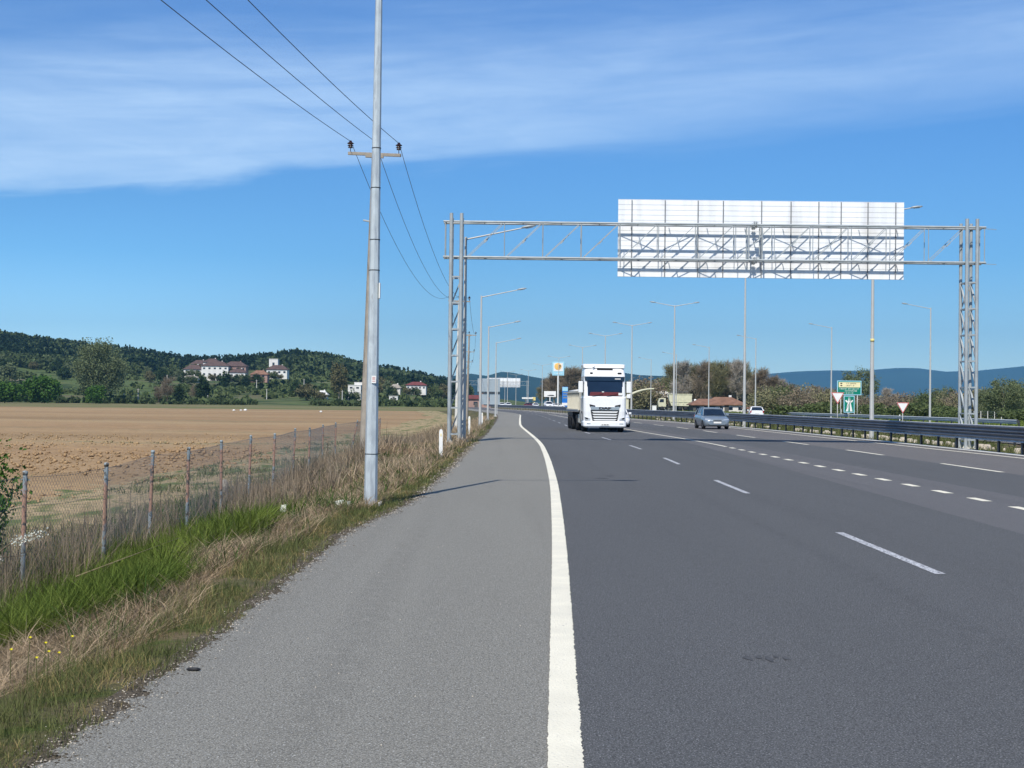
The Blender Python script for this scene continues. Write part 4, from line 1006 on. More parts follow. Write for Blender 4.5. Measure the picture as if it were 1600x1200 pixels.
for i in range(36):
    x = 46+i*.9; y = 215-i*.3; q = MB(); q.box((x, y, .3), (.10, .10, 1.7), 0, (.8, .8)); q.build('post', M['concrete_pale'], pf)
    if i: 
        for z in (.5, .85, 1.1): mb.tube((x-.9, y+.3, z), (x, y, z), .012, n=4)
mb.build('wire', M['mesh_wire'], pf, fix=False)

# delineators
def delineator():
    t = empty('delineator_post'); mb = MB(); rings = []
    for z, w_ in ((-.2, .055), (.84, .055), (.90, .045), (.93, .02)):
        rings.append([(-w_, -.035, z), (w_, -.035, z), (w_*.8, .03, z), (0, .05, z), (-w_*.8, .03, z)])
    mb.loft(rings, smooth=False); mb.build('body', M['white_matt'], t)
    mb = MB(); mb.box((0, -.0385, .76), (.05, .006, .08)); mb.build('reflector', M['yellow_sign'], t); return t
de = delineator()
for i, (x, y, z, lb) in enumerate(((-2.13, 43, -.08, 'near white delineator post left of the gantry column'), (-2.35, 79, -.05, 'white delineator post just beyond the left gantry column'), (-2.2, 106, -.05, 'white delineator post beside the second lamp base'), (-3.0, 137, .15, 'farthest white delineator post of the left verge'), (41.5, 152, -.1, 'white delineator post across the road, right of the give way sign'))):
    t = de if i == 0 else copy_tree(de); t.location = (x, y, z); tag(t, lb, 'delineator', 'white delineator posts')

# ------------------------------------------------------------------ vehicles
def wheel(parent, x, y, r, w_, sx):
    mb = MB(); mb.lathe([(r*.62, -w_/2), (r*.93, -w_/2), (r, -w_*.35), (r, w_*.35), (r*.93, w_/2), (r*.62, w_/2)], 20, (0, 0, 0), 'X')
    t = mb.build('tyre', M['rubber'], None); wv = t
    wv.name = 'wheel'; wv.parent = parent; wv.location = (x, y, r)
    mb = MB(); mb.lathe([(0, -w_*.30), (r*.25, -w_*.34), (r*.30, -w_*.2), (r*.58, -w_*.25), (r*.64, -w_*.42), (r*.64, w_*.42), (r*.58, w_*.25), (r*.30, w_*.2), (r*.25, w_*.34), (0, w_*.30)], 16, (0, 0, 0), 'X')
    mb.build('rim', M['rim'], wv)
    return wv
def ring_car(y, w_, zb, zm, zt, crown=.03):
    h = [(0, zb), (w_*.86, zb), (w_*.97, zb+.08), (w_, zm), (w_*.95, zt-.03), (w_*.80, zt+crown*.5)]
    return [(x, y, z) for x, z in h]+[(0, y, zt+crown)]+[(-x, y, z) for x, z in h[:0:-1]]
def car(name, paint, wagon=True, Ln=4.67, rear_view=False):
    t = empty(name); k = Ln/4.67
    S = [(-2.33, .60, .32, .44, .56), (-2.27, .78, .24, .48, .64), (-2.05, .85, .20, .55, .73), (-1.55, .875, .18, .62, .83), (-1.0, .88, .18, .68, .91), (0, .88, .18, .72, .94), (1.4, .88, .18, .74, .96), (2.05, .86, .20, .76, .97), (2.26, .82, .26, .74, .95), (2.33, .70, .36, .66, .90)]
    mb = MB(); mb.loft([ring_car(a*k, b, c, d, e) for a, b, c, d, e in S]); mb.build('body', paint, t)
    G = [(-1.12, .76, .75, .90, .93), (-.38, .78, .62, .92, 1.38), (.4, .78, .61, .93, 1.43), (1.5, .77, .60, .94, 1.41), (2.0 if wagon else 1.7, .75, .58, .95, 1.34 if wagon else 1.36), (2.27, .72, .70, .93, .98)]
    mb = MB(); mb.loft([[(-wb, y*k, z0), (-wt, y*k, z1), (0, y*k, z1+.02), (wt, y*k, z1), (wb, y*k, z0)] for y, wb, wt, z0, z1 in G], smooth=False); mb.build('windows', M['glass'], t)
    mb = MB(); yr = 1.98 if wagon else 1.62
    mb.loft([[(-.60, y*k, z), (-.63, y*k, z+.015), (-.5, y*k, z+.05), (0, y*k, z+.065), (.5, y*k, z+.05), (.63, y*k, z+.015), (.60, y*k, z)] for y, z in ((-.42, 1.36), (.3, 1.415), (1.3, 1.40), (yr, 1.34 if wagon else 1.36))]); ro = mb.build('roof', paint, t)
    mb = MB()
    for s in (-1, 1):
        mb.bar((s*.77, -1.12*k, .91), (s*.625, -.38*k, 1.40), .06, .06)
        for y in (.28, 1.22): mb.bar((s*.795, y*k, .93), (s*.63, (y+.03)*k, 1.42), .09, .03)
        mb.bar((s*.765, 2.22*k, .95), (s*.61, (yr-.02)*k, 1.36), .10, .06)
    mb.build('pillar', paint, t)
    if wagon:
        for s in (-1, 1):
            mb = MB(); mb.path([Vector((s*.54, -.2*k, 1.43)), Vector((s*.54, 0, 1.50)), Vector((s*.54, 1.5*k, 1.49)), Vector((s*.54, 1.75*k, 1.42))], [.018]*4, 6); mb.build('roof_rail', M['galv'], ro, fix=False)
    for s in (-1, 1):
        mb = MB(); mb.loft([[(s*x, y, z-h), (s*(x+.02), y-.01, z), (s*x, y, z+h), (s*x, y+.1, z+h), (s*x, y+.1, z-h)] for x, y, z, h in ((.42, -2.27*k, .615, .07), (.66, -2.24*k, .63, .085), (.80, -2.12*k, .65, .07))], smooth=False); mb.build('headlight', M['lamp_glass'], t)
        mb = MB(); mb.box((s*.72, 2.27*k, .80), (.22, .10, .26)); mb.build('tail_light', M['tail'], t, bevel=.02)
        mb = MB(); mb.box((s*.96, -.75*k, .99), (.20, .12, .14)); mb.build('mirror', paint, t, bevel=.03)
        for y in (-1.42, 1.38): wheel(t, s*.79, y*k, .32, .21, s)
        mb = MB()
        for y in (-.55, .45): mb.box((s*.886, (y+.25)*k, .80), (.02, .14, .025))
        mb.build('door_handle', paint, t)
    mb = MB(); mb.box((0, -2.315*k, .585), (.56, .05, .11)); gr = mb.build('grille', M['dark'], t, bevel=.01)
    mb = MB()
    for z in (.55, .585, .62): mb.box((0, -2.343*k, z), (.54, .012, .012))
    mb.build('grille_bar', M['chrome'], gr)
    mb = MB(); mb.box((0, -2.352*k, .46), (.52, .012, .11)); mb.box((0, 2.35*k, .66), (.52, .012, .11)); mb.build('number_plate', M['white_matt'], t)
    mb = MB(); mb.box((0, -2.28*k, .33), (1.20, .08, .10)); mb.build('air_intake', M['dark'], t, bevel=.02)
    mb = MB(); mb.bar((-.5, -1.16*k, .955), (.1, -1.0*k, 1.02), .012, .012); mb.bar((.0, -1.16*k, .955), (.55, -1.0*k, 1.02), .012, .012); mb.build('wiper', M['dark'], t)
    return t
c1 = car('estate_car', M['carblue']); c1.location = (13.85, 98.5, 0); c1.rotation_euler.z = R(2.0); tag(c1, 'grey blue estate car with roof rails driving towards the viewer beside the barrier', 'car', None)
c2 = car('white_car', M['white'], False, 4.1); c2.location = (30.6, 178, .02); c2.rotation_euler.z = R(174); tag(c2, 'white hatchback seen from behind on the far carriageway', 'car')
c3 = copy_tree(c2); c3.name = 'white_car'; c3.location = (7.42, 101.5, 0); c3.rotation_euler.z = R(1); tag(c3, 'white car almost hidden behind the right side of the truck', 'car')
c4 = copy_tree(c2); c4.location = (10.9, 420, .02); c4.rotation_euler.z = R(10); tag(c4, 'white van like car parked at the blue price totem of the filling station', 'car', 'tiny white vehicles far away')
c4.scale = (1.3, 1.1, 1.35)
for x, y, a, lb in ((13.8, 425, 100, 'white car to the right of the blue price totem'), (7.2, 430, 5, 'white car just left of the price totem'), (-1.2, 470, 12, 'tiny pale car on the bend left of the second gantry column'), (-3.6, 500, 12, 'second tiny pale car farther round the bend')):
    t = copy_tree(c2); t.location = (x, y, .02); t.rotation_euler.z = R(a); tag(t, lb, 'car', 'tiny white vehicles far away')
rc = car('red_car', M['maroon'], False, 4.2); rc.location = (6.0, 440, .02); rc.rotation_euler.z = R(70); tag(rc, 'dark red car on the filling station forecourt', 'car')

def text(s, size, m, parent, loc, rot, ext=.01, name='lettering', bold=0., sx=1.):
    cu = bpy.data.curves.new(name, 'FONT'); cu.body = s; cu.size = size; cu.extrude = ext; cu.align_x = 'CENTER'; cu.align_y = 'CENTER'; cu.offset = bold; cu.resolution_u = 3
    ob = bpy.data.objects.new('tmp_text', cu); col.objects.link(ob)
    bpy.context.view_layer.update()
    me = bpy.data.meshes.new_from_object(ob.evaluated_get(bpy.context.evaluated_depsgraph_get())); bpy.data.objects.remove(ob)
    me.name = name; me.materials.clear(); me.materials.append(m)
    o = new_obj(name, me, parent); o.location = loc; o.rotation_euler = rot; o.scale = (sx, 1, 1); return o
def truck():
    t = empty('tipper_truck')
    def rng(z, w_, yf, yb, rc_=.22):
        P = [(-w_, yb, z)]
        for a in range(0, 91, 30): P.append((-w_+rc_*(1-math.cos(R(a))), yf+rc_*(1-math.sin(R(a))), z))
        for a in range(90, -1, -30): P.append((w_-rc_*(1-math.cos(R(a))), yf+rc_*(1-math.sin(R(a))), z))
        P.append((w_, yb, z)); return P
    mb = MB(); mb.loft([rng(.62, 1.23, .03, 2.25, .25), rng(1.2, 1.24, .0, 2.25, .25), rng(2.0, 1.24, .03, 2.25, .22), rng(2.05, 1.22, .07, 2.25, .2), rng(3.18, 1.20, .26, 2.25, .2), rng(3.24, 1.20, .20, 2.25, .2), rng(3.55, 1.18, .40, 2.2, .25), rng(3.82, 1.14, .72, 2.1, .3), rng(3.88, 1.08, .85, 2.0, .3)], smooth=False)
    cab = mb.build('cab', M['white'], t, bevel=.012)
    mb = MB(); mb.loft([rng(2.10, 1.13, .065, .5, .18), rng(3.14, 1.13, .235, .6, .18)], smooth=False); wsn = mb.build('windscreen', M['glass'], cab)
    mb = MB(); mb.loft([rng(2.98, 1.16, .150, .5, .18), rng(3.20, 1.17, .165, .5, .18)], smooth=False); vis = mb.build('sun_visor', M['glass'], cab)
    mb = MB(); mb.box((.74, .135, 3.10), (.34, .012, .05)); mb.build('sticker', M['white_matt'], vis)
    mb = MB(); mb.loft([rng(2.11, 1.05, .057, .4, .18), rng(2.33, .99, .096, .4, .18)], smooth=False); mb.build('dashboard_cloth', M['maroon'], wsn)
    mb = MB(); mb.box((.90, .05, 2.22), (.24, .02, .14)); mb.box((-.12, .07, 2.34), (.12, .02, .05)); mb.build('paper', M['white_matt'], wsn)
    mb = MB()
    for x0 in (-.75, .1): mb.bar((x0, .03, 2.10), (x0+.62, .045, 2.20), .02, .02)
    mb.build('wiper', M['dark'], wsn)
    for s in (-1, 1):
        mb = MB(); mb.prism_x([(.42, 2.12), (1.25, 2.12), (1.25, 3.0), (.66, 3.0)], s*1.243, s*1.225); mb.build('side_window', M['glass'], cab)
        mb = MB(); mb.prism_x([(.30, .95), (1.45, .95), (1.45, 3.05), (.62, 3.05), (.30, 2.0)], s*1.246, s*1.236)
    # roof deflector with a lip over the cab
    mb = MB(); mb.loft([rng(3.74, 1.22, .52, 2.2, .2), rng(3.92, 1.24, .62, 2.2, .2), rng(3.97, 1.20, .72, 2.2, .2)], smooth=False); rf = mb.build('roof_spoiler', M['white'], t, bevel=.01)
    mb = MB(); mb.box((.02, .50, 3.66), (.92, .10, .12)); mb.build('roof_slot', M['dark'], rf, bevel=.01)
    for x, w_ in ((-.78, .16), (.86, .24)): mb = MB(); mb.box((x, .31, 3.42), (w_, .08, .12)); mb.build('marker_light', M['dark'], rf, bevel=.02)
    mb = MB(); mb.tube((-.70, .45, 3.70), (-.62, .40, 3.86), .03, .05, 8); mb.build('air_horn', M['chrome'], rf)
    # front: grille
    mb = MB(); mb.prism([(-.84, 1.28), (-.70, .60), (.70, .60), (.84, 1.28)], -.012, .05); gr = mb.build('grille', M['dark'], cab, bevel=.01)
    for i, (z, w_) in enumerate(((1.17, 1.54), (1.02, 1.50), (.87, 1.46), (.72, 1.38))):
        mb = MB(); mb.prism([(-w_/2, z+.045), (-w_/2+.10, z-.035), (w_/2-.10, z-.035), (w_/2, z+.045)], -.05, -.012); mb.build('grille_bar', M['white'], gr, bevel=.006)
    mb = MB(); mb.prism([(-.85, 1.52), (-.62, 1.47), (.62, 1.47), (.85, 1.52), (.82, 1.30), (-.82, 1.30)], -.03, .02); mb.build('name_panel', M['chrome'], cab, bevel=.006)
    for s in (-1, 1): mb = MB(); mb.prism([(s*.90, 1.62), (s*.58, 1.55), (s*.56, 1.50), (s*.88, 1.49)], -.035, .03); mb.build('air_slot', M['dark'], cab)
    text('DAF', .17, M['dark'], cab, (0, -.034, 1.385), (R(90), 0, 0), .006, 'lettering', .010, 2.2)
    # bumper and lamps
    mb = MB(); mb.loft([rng(.28, 1.15, -.02, 1.2, .2), rng(.36, 1.25, -.09, 1.2, .2), rng(.60, 1.26, -.08, 1.2, .25), rng(.66, 1.24, .0, 1.2, .25)], smooth=False); bu = mb.build('bumper', M['white'], t, bevel=.01)
    for s in (-1, 1):
        mb = MB(); mb.prism([(s*1.20, .90), (s*.86, .80), (s*.84, .68), (s*1.16, .70)], -.02, .10); h = mb.build('headlight', M['lamp_glass'], t, bevel=.006)
        mb = MB(); mb.prism([(s*1.16, .87), (s*.98, .82), (s*.97, .74), (s*1.13, .75)], -.024, -.018); mb.build('lens', M['dark'], h)
        mb = MB(); mb.box((s*.95, -.085, .50), (.22, .03, .05)); mb.build('fog_light', M['chrome'], bu, bevel=.005)
        # mirrors
        ms = MB(); ms.box((s*1.40, .30, 2.62), (.26, .20, .66)); mo = ms.build('mirror', M['white'], t, bevel=.04)
        ms = MB(); ms.box((s*1.40, .42, 2.62), (.20, .02, .56)); ms.build('mirror_glass', M['glass'], mo)
        ms = MB(); ms.bar((s*1.2, .35, 2.85), (s*1.4, .32, 2.85), .05, .05); ms.bar((s*1.2, .35, 2.40), (s*1.4, .32, 2.40), .05, .05); ms.build('mirror_arm', M['dark'], mo)
    mb = MB(); mb.box((1.40, .28, 2.10), (.22, .20, .24)); mb.build('kerb_mirror', M['white'], t, bevel=.04)
    mb = MB(); mb.box((.0, -.105, .44), (.54, .012, .12)); npl = mb.build('number_plate', M['white_matt'], bu)
    mb = MB()
    for i, x in enumerate((-.17, -.12, -.04, .0, .04, .11, .15, .19)): mb.box((x, -.113, .44), (.026, .003, .065))
    mb.build('plate_characters', M['dark'], npl)
    # side skirt, steps, tanks, chassis
    for s in (-1, 1):
        mb = MB(); mb.box((s*1.12, 2.7, .75), (.18, 1.0, .6)); mb.build('fuel_tank', M['chrome'], t, bevel=.05)
        mb = MB()
        for z in (.42, .66): mb.box((s*1.17, 1.45, z), (.14, .5, .04))
        mb.build('step', M['dark'], t)
        mb = MB(); mb.prism_x([(.55, .55), (.58, 1.05), (.9, 1.2), (1.5, 1.2), (1.85, 1.05), (1.9, .55), (1.8, .55), (1.75, 1.0), (1.45, 1.12), (.95, 1.12), (.68, 1.0), (.66, .55)], s*1.15, s*1.25); mb.build('wheel_arch', M['dark'], t)
    mb = MB(); mb.box((0, 3.4, .85), (.8, 6., .25)); mb.build('chassis', M['grime'], t)
    for s in (-1, 1):
        wheel(t, s*1.06, 1.35, .50, .32, s)
        wheel(t, s*1.02, 5.0, .50, .48, s)
    # the semi-trailer
    tr = empty('tipper_trailer'); tr.parent = t; tr.location = (0, 3.0, 0)
    mb = MB(); W, L_ = 1.25, 9.2; z0, z1 = 1.28, 2.35
    mb.prism_x([(0, z0), (L_, z0), (L_+.25, z1), (-.1, z1)], -W, -W+.05); mb.prism_x([(0, z0), (L_, z0), (L_+.25, z1), (-.1, z1)], W-.05, W)
    mb.box((0, 0, (z0+z1)/2), (2*W-.1, .06, z1-z0)); mb.box((0, L_, (z0+z1)/2), (2*W-.1, .06, z1-z0)); mb.box((0, L_/2, z0+.03), (2*W-.1, L_-.1, .06))
    bod = mb.build('tipper_body', M['tipper'], tr)
    rb = MB()
    for s in (-1, 1):
        for y in np.arange(.3, L_, .82): rb.box((s*(W+.03), y, (z0+z1)/2), (.06, .10, z1-z0-.04))
        rb.box((s*(W+.035), L_/2, z1), (.09, L_+.2, .09)); rb.box((s*(W+.035), L_/2, z0), (.08, L_, .08))
    rb.build('rib', M['tipper'], bod)
    mb = MB(); mb.tube((-W+.1, .2, z1+.10), (-W+.1, L_-.2, z1+.08), .07, n=8); mb.build('rolled_cover', M['white_matt'], bod)
    mb = MB(); mb.box((0, L_/2, 1.08), (1.0, L_, .28)); mb.build('frame', M['grime'], tr)
    for y in (5.6, 6.95, 8.3):
        for s in (-1, 1): wheel(tr, s*1.02, y, .50, .46, s)
    mb = MB()
    for s in (-1, 1): mb.prism_x([(4.9, .9), (5.0, 1.10), (9.0, 1.10), (9.1, .9)], s*.8, s*1.24)
    mb.build('mudguard', M['dark'], tr)
    mb = MB(); mb.box((-.85, 3.9, .55), (.1, .1, 1.0)); mb.box((.85, 3.9, .55), (.1, .1, 1.0)); mb.build('landing_leg', M['grime'], tr)
    mb = MB(); mb.box((-1.0, .9, .75), (.4, .9, .5)); mb.box((-1.1, -.45, .9), (.25, .5, .8)); mb.build('tool_box', M['tipper'], tr, bevel=.02)
    return t
tk = truck(); tk.location = (5.40, 82.3, 0); tk.rotation_euler.z = R(2.1); tag(tk, 'white high roofed lorry towing a cream tipper trailer, driving towards the viewer', 'truck')

# cream dump truck standing beyond the far carriageway
dt = empty('dump_truck', (41.5, 362, 0), R(0), 'cream dump truck standing sideways in front of the pale blue building', 'truck')
mb = MB(); mb.prism([(-1.0, 1.2), (-1.5, 2.5), (-1.6, 4.2), (4.3, 4.2), (4.2, 2.4), (3.4, 1.1)], -1.25, 1.25); db = mb.build('tipper_body', M['cream'], dt, bevel=.05)
mb = MB()
for x in (-.6, .7, 2., 3.2): mb.box((x, -1.3, 2.8), (.18, .12, 2.5))
mb.box((1.35, -1.31, 4.15), (6., .14, .2)); mb.box((1.35, -1.31, 2.2), (5., .12, .15)); mb.build('rib', M['cream'], db)
mb = MB(); mb.prism([(-4.2, .9), (-4.3, 2.0), (-3.9, 3.1), (-2.4, 3.1), (-2.3, .9)], -1.2, 1.2); cb = mb.build('cab', M['cream'], dt, bevel=.08)
mb = MB(); mb.prism([(-4.05, 2.05), (-3.8, 2.85), (-2.9, 2.85), (-2.9, 2.05)], -1.23, 1.23); mb.build('window', M['glass'], cb)
mb = MB(); mb.box((0, 0, .95), (7.5, 1., .35)); mb.build('chassis', M['dark'], dt)
for x in (-3.3, 1.3, 2.7):
    for s in (-1, 1):
        mb = MB(); mb.lathe([(0, -.15), (.50, -.15), (.52, 0), (.50, .15), (0, .15)], 16, (x, s*1.05, .52), 'Y'); mb.build('wheel', M['rubber'], dt)
mb = MB(); mb.bar((-1.7, -1.0, 1.0), (-1.2, -1.0, 4.5), .15, .15); mb.bar((-1.2, -1., 4.7), (3.4, -1., 4.8), .12, .25); mb.build('cover_frame', M['grime'], dt)
# construction barriers (red and white) beside it
bs = None
for i, (x, lb) in enumerate(((46.0, 'left one of the red and white striped barrels beside the dump truck'), (47.1, 'right one of the red and white striped barrels beside the dump truck'))):
    if bs is None:
        bs = empty('striped_barrel'); mb = MB(); mb.lathe([(0, 0), (.42, 0), (.38, 1.6), (.30, 3.1), (0, 3.2)], 14); mb.build('body', M['white_matt'], bs, fix=False)
        mb = MB(); mb.lathe([(.43, 0), (.43, .9), (0, .9)], 14); mb.lathe([(.385, 1.7), (.36, 2.3)], 14); mb.build('stripe', M['red'], bs, fix=False); t = bs
    else: t = copy_tree(bs)
    t.location = (x, 365, -.2); tag(t, lb, 'barrel', 'striped barrels beside the dump truck')

# ------------------------------------------------------------------ signs
def tri_sign(label, X, Y, ztop, w_, zb):
    t = empty('give_way_sign', (X, Y, zb), 0, label, 'road sign', 'give way signs across the road')
    h = w_*.87; zt = ztop-zb
    def tri(k): return [(-w_/2*k, zt-(1-k)*h*.33), (0, zt-h+(1-k)*h*.66), (w_/2*k, zt-(1-k)*h*.33)]
    mb = MB(); mb.prism(tri(1), -.02, .0); pl = mb.build('plate', M['white_matt'], t, bevel=.003)
    mb = MB(); a, b = tri(.97), tri(.80)
    P = [(x, -.024, z) for x, z in a]+[(x, -.024, z) for x, z in b]
    mb.add(P, [(0, 1, 4, 3), (1, 2, 5, 4), (2, 0, 3, 5)]); mb.build('red_border', M['red'], pl, fix=False)
    mb = MB(); mb.tube((0, .04, -.3), (0, .04, zt-.1), .035, n=8); mb.build('post', M['concrete_pale'], t)
    return t
tri_sign('larger give way sign overlapping the green motorway sign', at(1309, 134), 134, 2.95, 1.28, -.2)
tri_sign('small separate give way sign right of the near median lamp pole', at(1411, 128), 128, 2.05, 1.15, -.2)
def strokes(mb, x0, x1, z, h, y, seed, n=None):
    q = random.Random(seed); x = x0
    while x < x1:
        wl = q.uniform(.5, .9)*h*.7
        if q.random() < .14: x += wl*.6; continue
        k = q.randrange(3)
        mb.box((x+wl*.12, y, z), (h*.14, .006, h*q.choice((1, .75))))
        if k: mb.box((x+wl*.5, y-.0015, z+(h*.4 if k == 1 else -h*.3)), (wl*.75, .006, h*.14))
        if k == 2: mb.box((x+wl*.8, y, z), (h*.14, .006, h*.7))
        x += wl*1.15
sg = empty('motorway_direction_sign', (at(1327, 168), 168, -.3), 0, 'green motorway sign with a cream upper panel and a white border', 'road sign')
zof = lambda y: 1.7+(634.2-y)*168/2220+.3
xof = lambda x: (x-1327)*168/2220
mb = MB(); mb.box(((xof(1308)+xof(1346))/2, 0, (zof(595)+zof(617.5))/2), (xof(1346)-xof(1308), .04, zof(595)-zof(617.5))); fr = mb.build('border', M['paleblue'], sg, bevel=.01)
mb = MB(); mb.box(((xof(1309.2)+xof(1344.8))/2, -.022, (zof(596.2)+zof(616.3))/2), (xof(1344.8)-xof(1309.2), .01, zof(596.2)-zof(616.3))); mb.build('green_panel', M['green_sign'], fr)
mb = MB(); mb.box(((xof(1310.5)+xof(1344.2))/2, -.030, (zof(597.5)+zof(605.5))/2), (xof(1344.2)-xof(1310.5), .01, zof(597.5)-zof(605.5))); mb.build('cream_panel', M['yellow_sign'], fr)
mb = MB(); strokes(mb, xof(1322), xof(1338), zof(599.4), .17, -.037, 1); strokes(mb, xof(1322), xof(1335), zof(602.8), .17, -.037, 2)
for y in (599.4, 602.8): mb.box((xof(1314.5), -.037, zof(y)), (.22, .006, .13))
mb.build('dark_lettering', M['dark'], fr)
mb = MB(); strokes(mb, xof(1312), xof(1342), zof(607.8), .17, -.03, 3); strokes(mb, xof(1320), xof(1338), zof(611), .17, -.03, 4); strokes(mb, xof(1322), xof(1333), zof(614.3), .15, -.03, 5); mb.build('white_lettering', M['white_matt'], fr)
mb = MB()
for x in (1314, 1340): mb.tube((xof(x), .06, 0), (xof(x), .06, zof(596)), .06, n=8)
mb.build('post', M['concrete_pale'], sg)
s2 = empty('motorway_end_sign', (at(1327, 160), 160, -.3), 0, 'upright green sign showing a white motorway symbol crossed out in dark', 'road sign')
zo = lambda y: 1.7+(634.2-y)*160/2220+.3; xo = lambda x: (x-1327)*160/2220
mb = MB(); mb.box((0, 0, (zo(618.5)+zo(645))/2), (xo(1335.5)-xo(1318.5), .04, zo(618.5)-zo(645))); f2 = mb.build('border', M['paleblue'], s2, bevel=.02)
mb = MB(); mb.box((0, -.022, (zo(619.7)+zo(643.8))/2), (xo(1334.3)-xo(1319.7), .01, zo(619.7)-zo(643.8))); mb.build('green_panel', M['green_sign'], f2)
mb = MB(); mb.prism([(xo(1326.3), zo(619.9)), (xo(1325.2), zo(628)), (xo(1321.8), zo(643)), (xo(1325.6), zo(643)), (xo(1326.9), zo(628))], -.035, -.028)
mb.prism([(xo(1327.8), zo(619.9)), (xo(1327.5), zo(628)), (xo(1328.4), zo(643)), (xo(1332.3), zo(643)), (xo(1329.0), zo(628))], -.035, -.028)
mb.prism([(xo(1320.6), zo(626)), (xo(1322.8), zo(625.0)), (xo(1324.2), zo(627.0)), (xo(1330.2), zo(627.0)), (xo(1331.4), zo(625)), (xo(1333.4), zo(626)), (xo(1331.2), zo(629)), (xo(1322.8), zo(629))], -.036, -.029)
mb.build('motorway_symbol', M['white_matt'], f2)
mb = MB(); mb.bar((xo(1321.5), -.042, zo(641)), (xo(1332), -.042, zo(621.5)), .07, .008); mb.build('diagonal_bar', M['maroon'], f2)
mb = MB(); mb.tube((0, .06, 0), (0, .06, zo(620)), .06, n=8); mb.build('post', M['concrete_pale'], s2)
# big grey sign backs by the left verge
sb = empty('roadside_sign_board', (at(764, 200), 200, -.1), 0, 'large grey back of a two tier roadside sign left of the distant gantry', 'road sign')
a_ = 200/2220; zq = lambda y: 1.8+(627.6-y)*a_; xq = lambda x: (x-764)*a_
for x0, x1, y0, y1 in ((746.5, 781, 591.5, 612), (750, 762, 616, 632), (765.5, 781, 616, 632)):
    mb = MB(); n = max(2, int((y1-y0)/2.6)); hh = (y1-y0)/n
    for i in range(n): mb.box(((xq(x0)+xq(x1))/2, 0, zq(y0+hh*(i+.5))), (xq(x1)-xq(x0), .04, hh*a_-.012))
    mb.box(((xq(x0)+xq(x1))/2, .03, zq((y0+y1)/2)), (xq(x1)-xq(x0)+.05, .02, (y1-y0)*a_)); bdd = mb.build('board', M['board_dull'], sb)
mb = MB()
for x in (752, 763.5, 777): mb.box((xq(x), -.08, zq(592)/2), (.10, .10, zq(592)))
mb.build('post', M['galv_pale'], sb)
mb = MB(); mb.bar((xq(746), -.05, zq(613.9)), (xq(781), -.05, zq(613.9)), .14, .22); mb.build('cross_beam', M['rail_post'], sb)

# ------------------------------------------------------------------ filling station and right-hand buildings
b4 = 450/2220; ZQ = lambda y, D=450: 1.7+(629-y)*D/2220; XQ = lambda x, D=450: (x-800)*D/2220
ps = empty('station_sign', (XQ(872), 450, -.1), 0, 'tall filling station sign with an orange emblem in a pale frame on a white pole', 'sign')
mb = MB(); mb.box((0, 0, (ZQ(565)+ZQ(586.5))/2), (18.5*b4, .5, 21.5*b4)); fr = mb.build('frame', M['paleblue'], ps, bevel=.06)
mb = MB(); mb.box((0, -.26, (ZQ(566.5)+ZQ(580))/2), (14.6*b4, .04, 13*b4)); mb.build('panel', M['white_matt'], fr)
mb = MB(); rings = []
mb.lathe([(0, -.30), (1.05, -.30), (1.12, -.28), (1.12, -.24)], 24, (-.1, 0, ZQ(572.4)), 'Y'); em = mb.build('emblem', M['orange'], fr)
mb = MB(); mb.box((.28, -.32, ZQ(572.6)), (.18, .03, 1.15)); mb.box((.52, -.322, ZQ(570.7)), (.5, .03, .18)); mb.box((.52, -.322, ZQ(573)), (.46, .03, .16)); mb.box((.74, -.32, ZQ(571.8)), (.16, .03, .5)); mb.build('emblem_letter', M['grime'], em)
mb = MB(); mb.box((0, -.265, ZQ(583.4)), (14.6*b4, .04, 3.6*b4)); mb.build('lower_panel', M['paleblue'], fr)
mb = MB(); strokes(mb, -1.2, 1.2, ZQ(583.4), .42, -.29, 9); mb.build('lettering', M['white_matt'], fr)
mb = MB(); mb.box((0, 0, ZQ(586)/2), (.5, .4, ZQ(586))); mb.build('pole', M['white_matt'], ps)
pt = empty('price_totem', (XQ(883, 440), 440, -.1), 0, 'blue fuel price totem below the filling station sign', 'sign')
zp = lambda y: ZQ(y, 440); c_ = 440/2220
mb = MB(); mb.box((0, 0, zp(604)/2), (9.*c_, .5, zp(604))); bb = mb.build('body', M['blue'], pt, bevel=.04)
mb = MB(); mb.box((0, -.26, zp(607.5)), (8.4*c_, .03, 6.*c_)); mb.build('header', M['paleblue'], bb)
mb = MB()
for y in (613, 617, 621): mb.box((0, -.262, zp(y)), (6.4*c_, .03, 2.*c_))
mb.build('price_window', M['carblue'], bb)
mb = MB(); mb.box((0, 0, zp(631)), (9.6*c_, .6, 4*c_)); mb.build('base', M['white_matt'], bb)
bbd = empty('small_billboard', (XQ(859.5, 430), 430, -.1), 0, 'white billboard on a single post left of the blue totem', 'billboard')
c_ = 430/2220; zp = lambda y: ZQ(y, 430)
mb = MB(); mb.box((0, 0, zp(615.5)), (18.5*c_, .3, 9.*c_)); q = mb.build('panel', M['white_matt'], bbd, bevel=.03)
mb = MB(); mb.prism([(-1.0, zp(618.2)), (-.2, zp(617)), (.5, zp(616.6)), (1.2, zp(617.2)), (1.4, zp(618.4))], -.19, -.155); mb.build('picture', M['dark'], q)
mb = MB(); mb.box((0, .05, zp(620)/2), (.3, .3, zp(620))); mb.build('post', M['white_matt'], bbd)
fc = empty('station_canopy', (XQ(829, 470), 470, -.1), 0, 'pale canopy with yellow trimmed pumps left of the billboard', 'canopy')
mb = MB(); mb.box((-1., 0, ZQ(622.4, 470)), (3.6, 5, .5)); mb.build('canopy_roof', M['white_matt'], fc, bevel=.03)
for x in (-1.6, .9): mb = MB(); mb.box((x, 0, 1.5), (.3, .3, 3.1)); mb.build('column', M['white_matt'], fc)
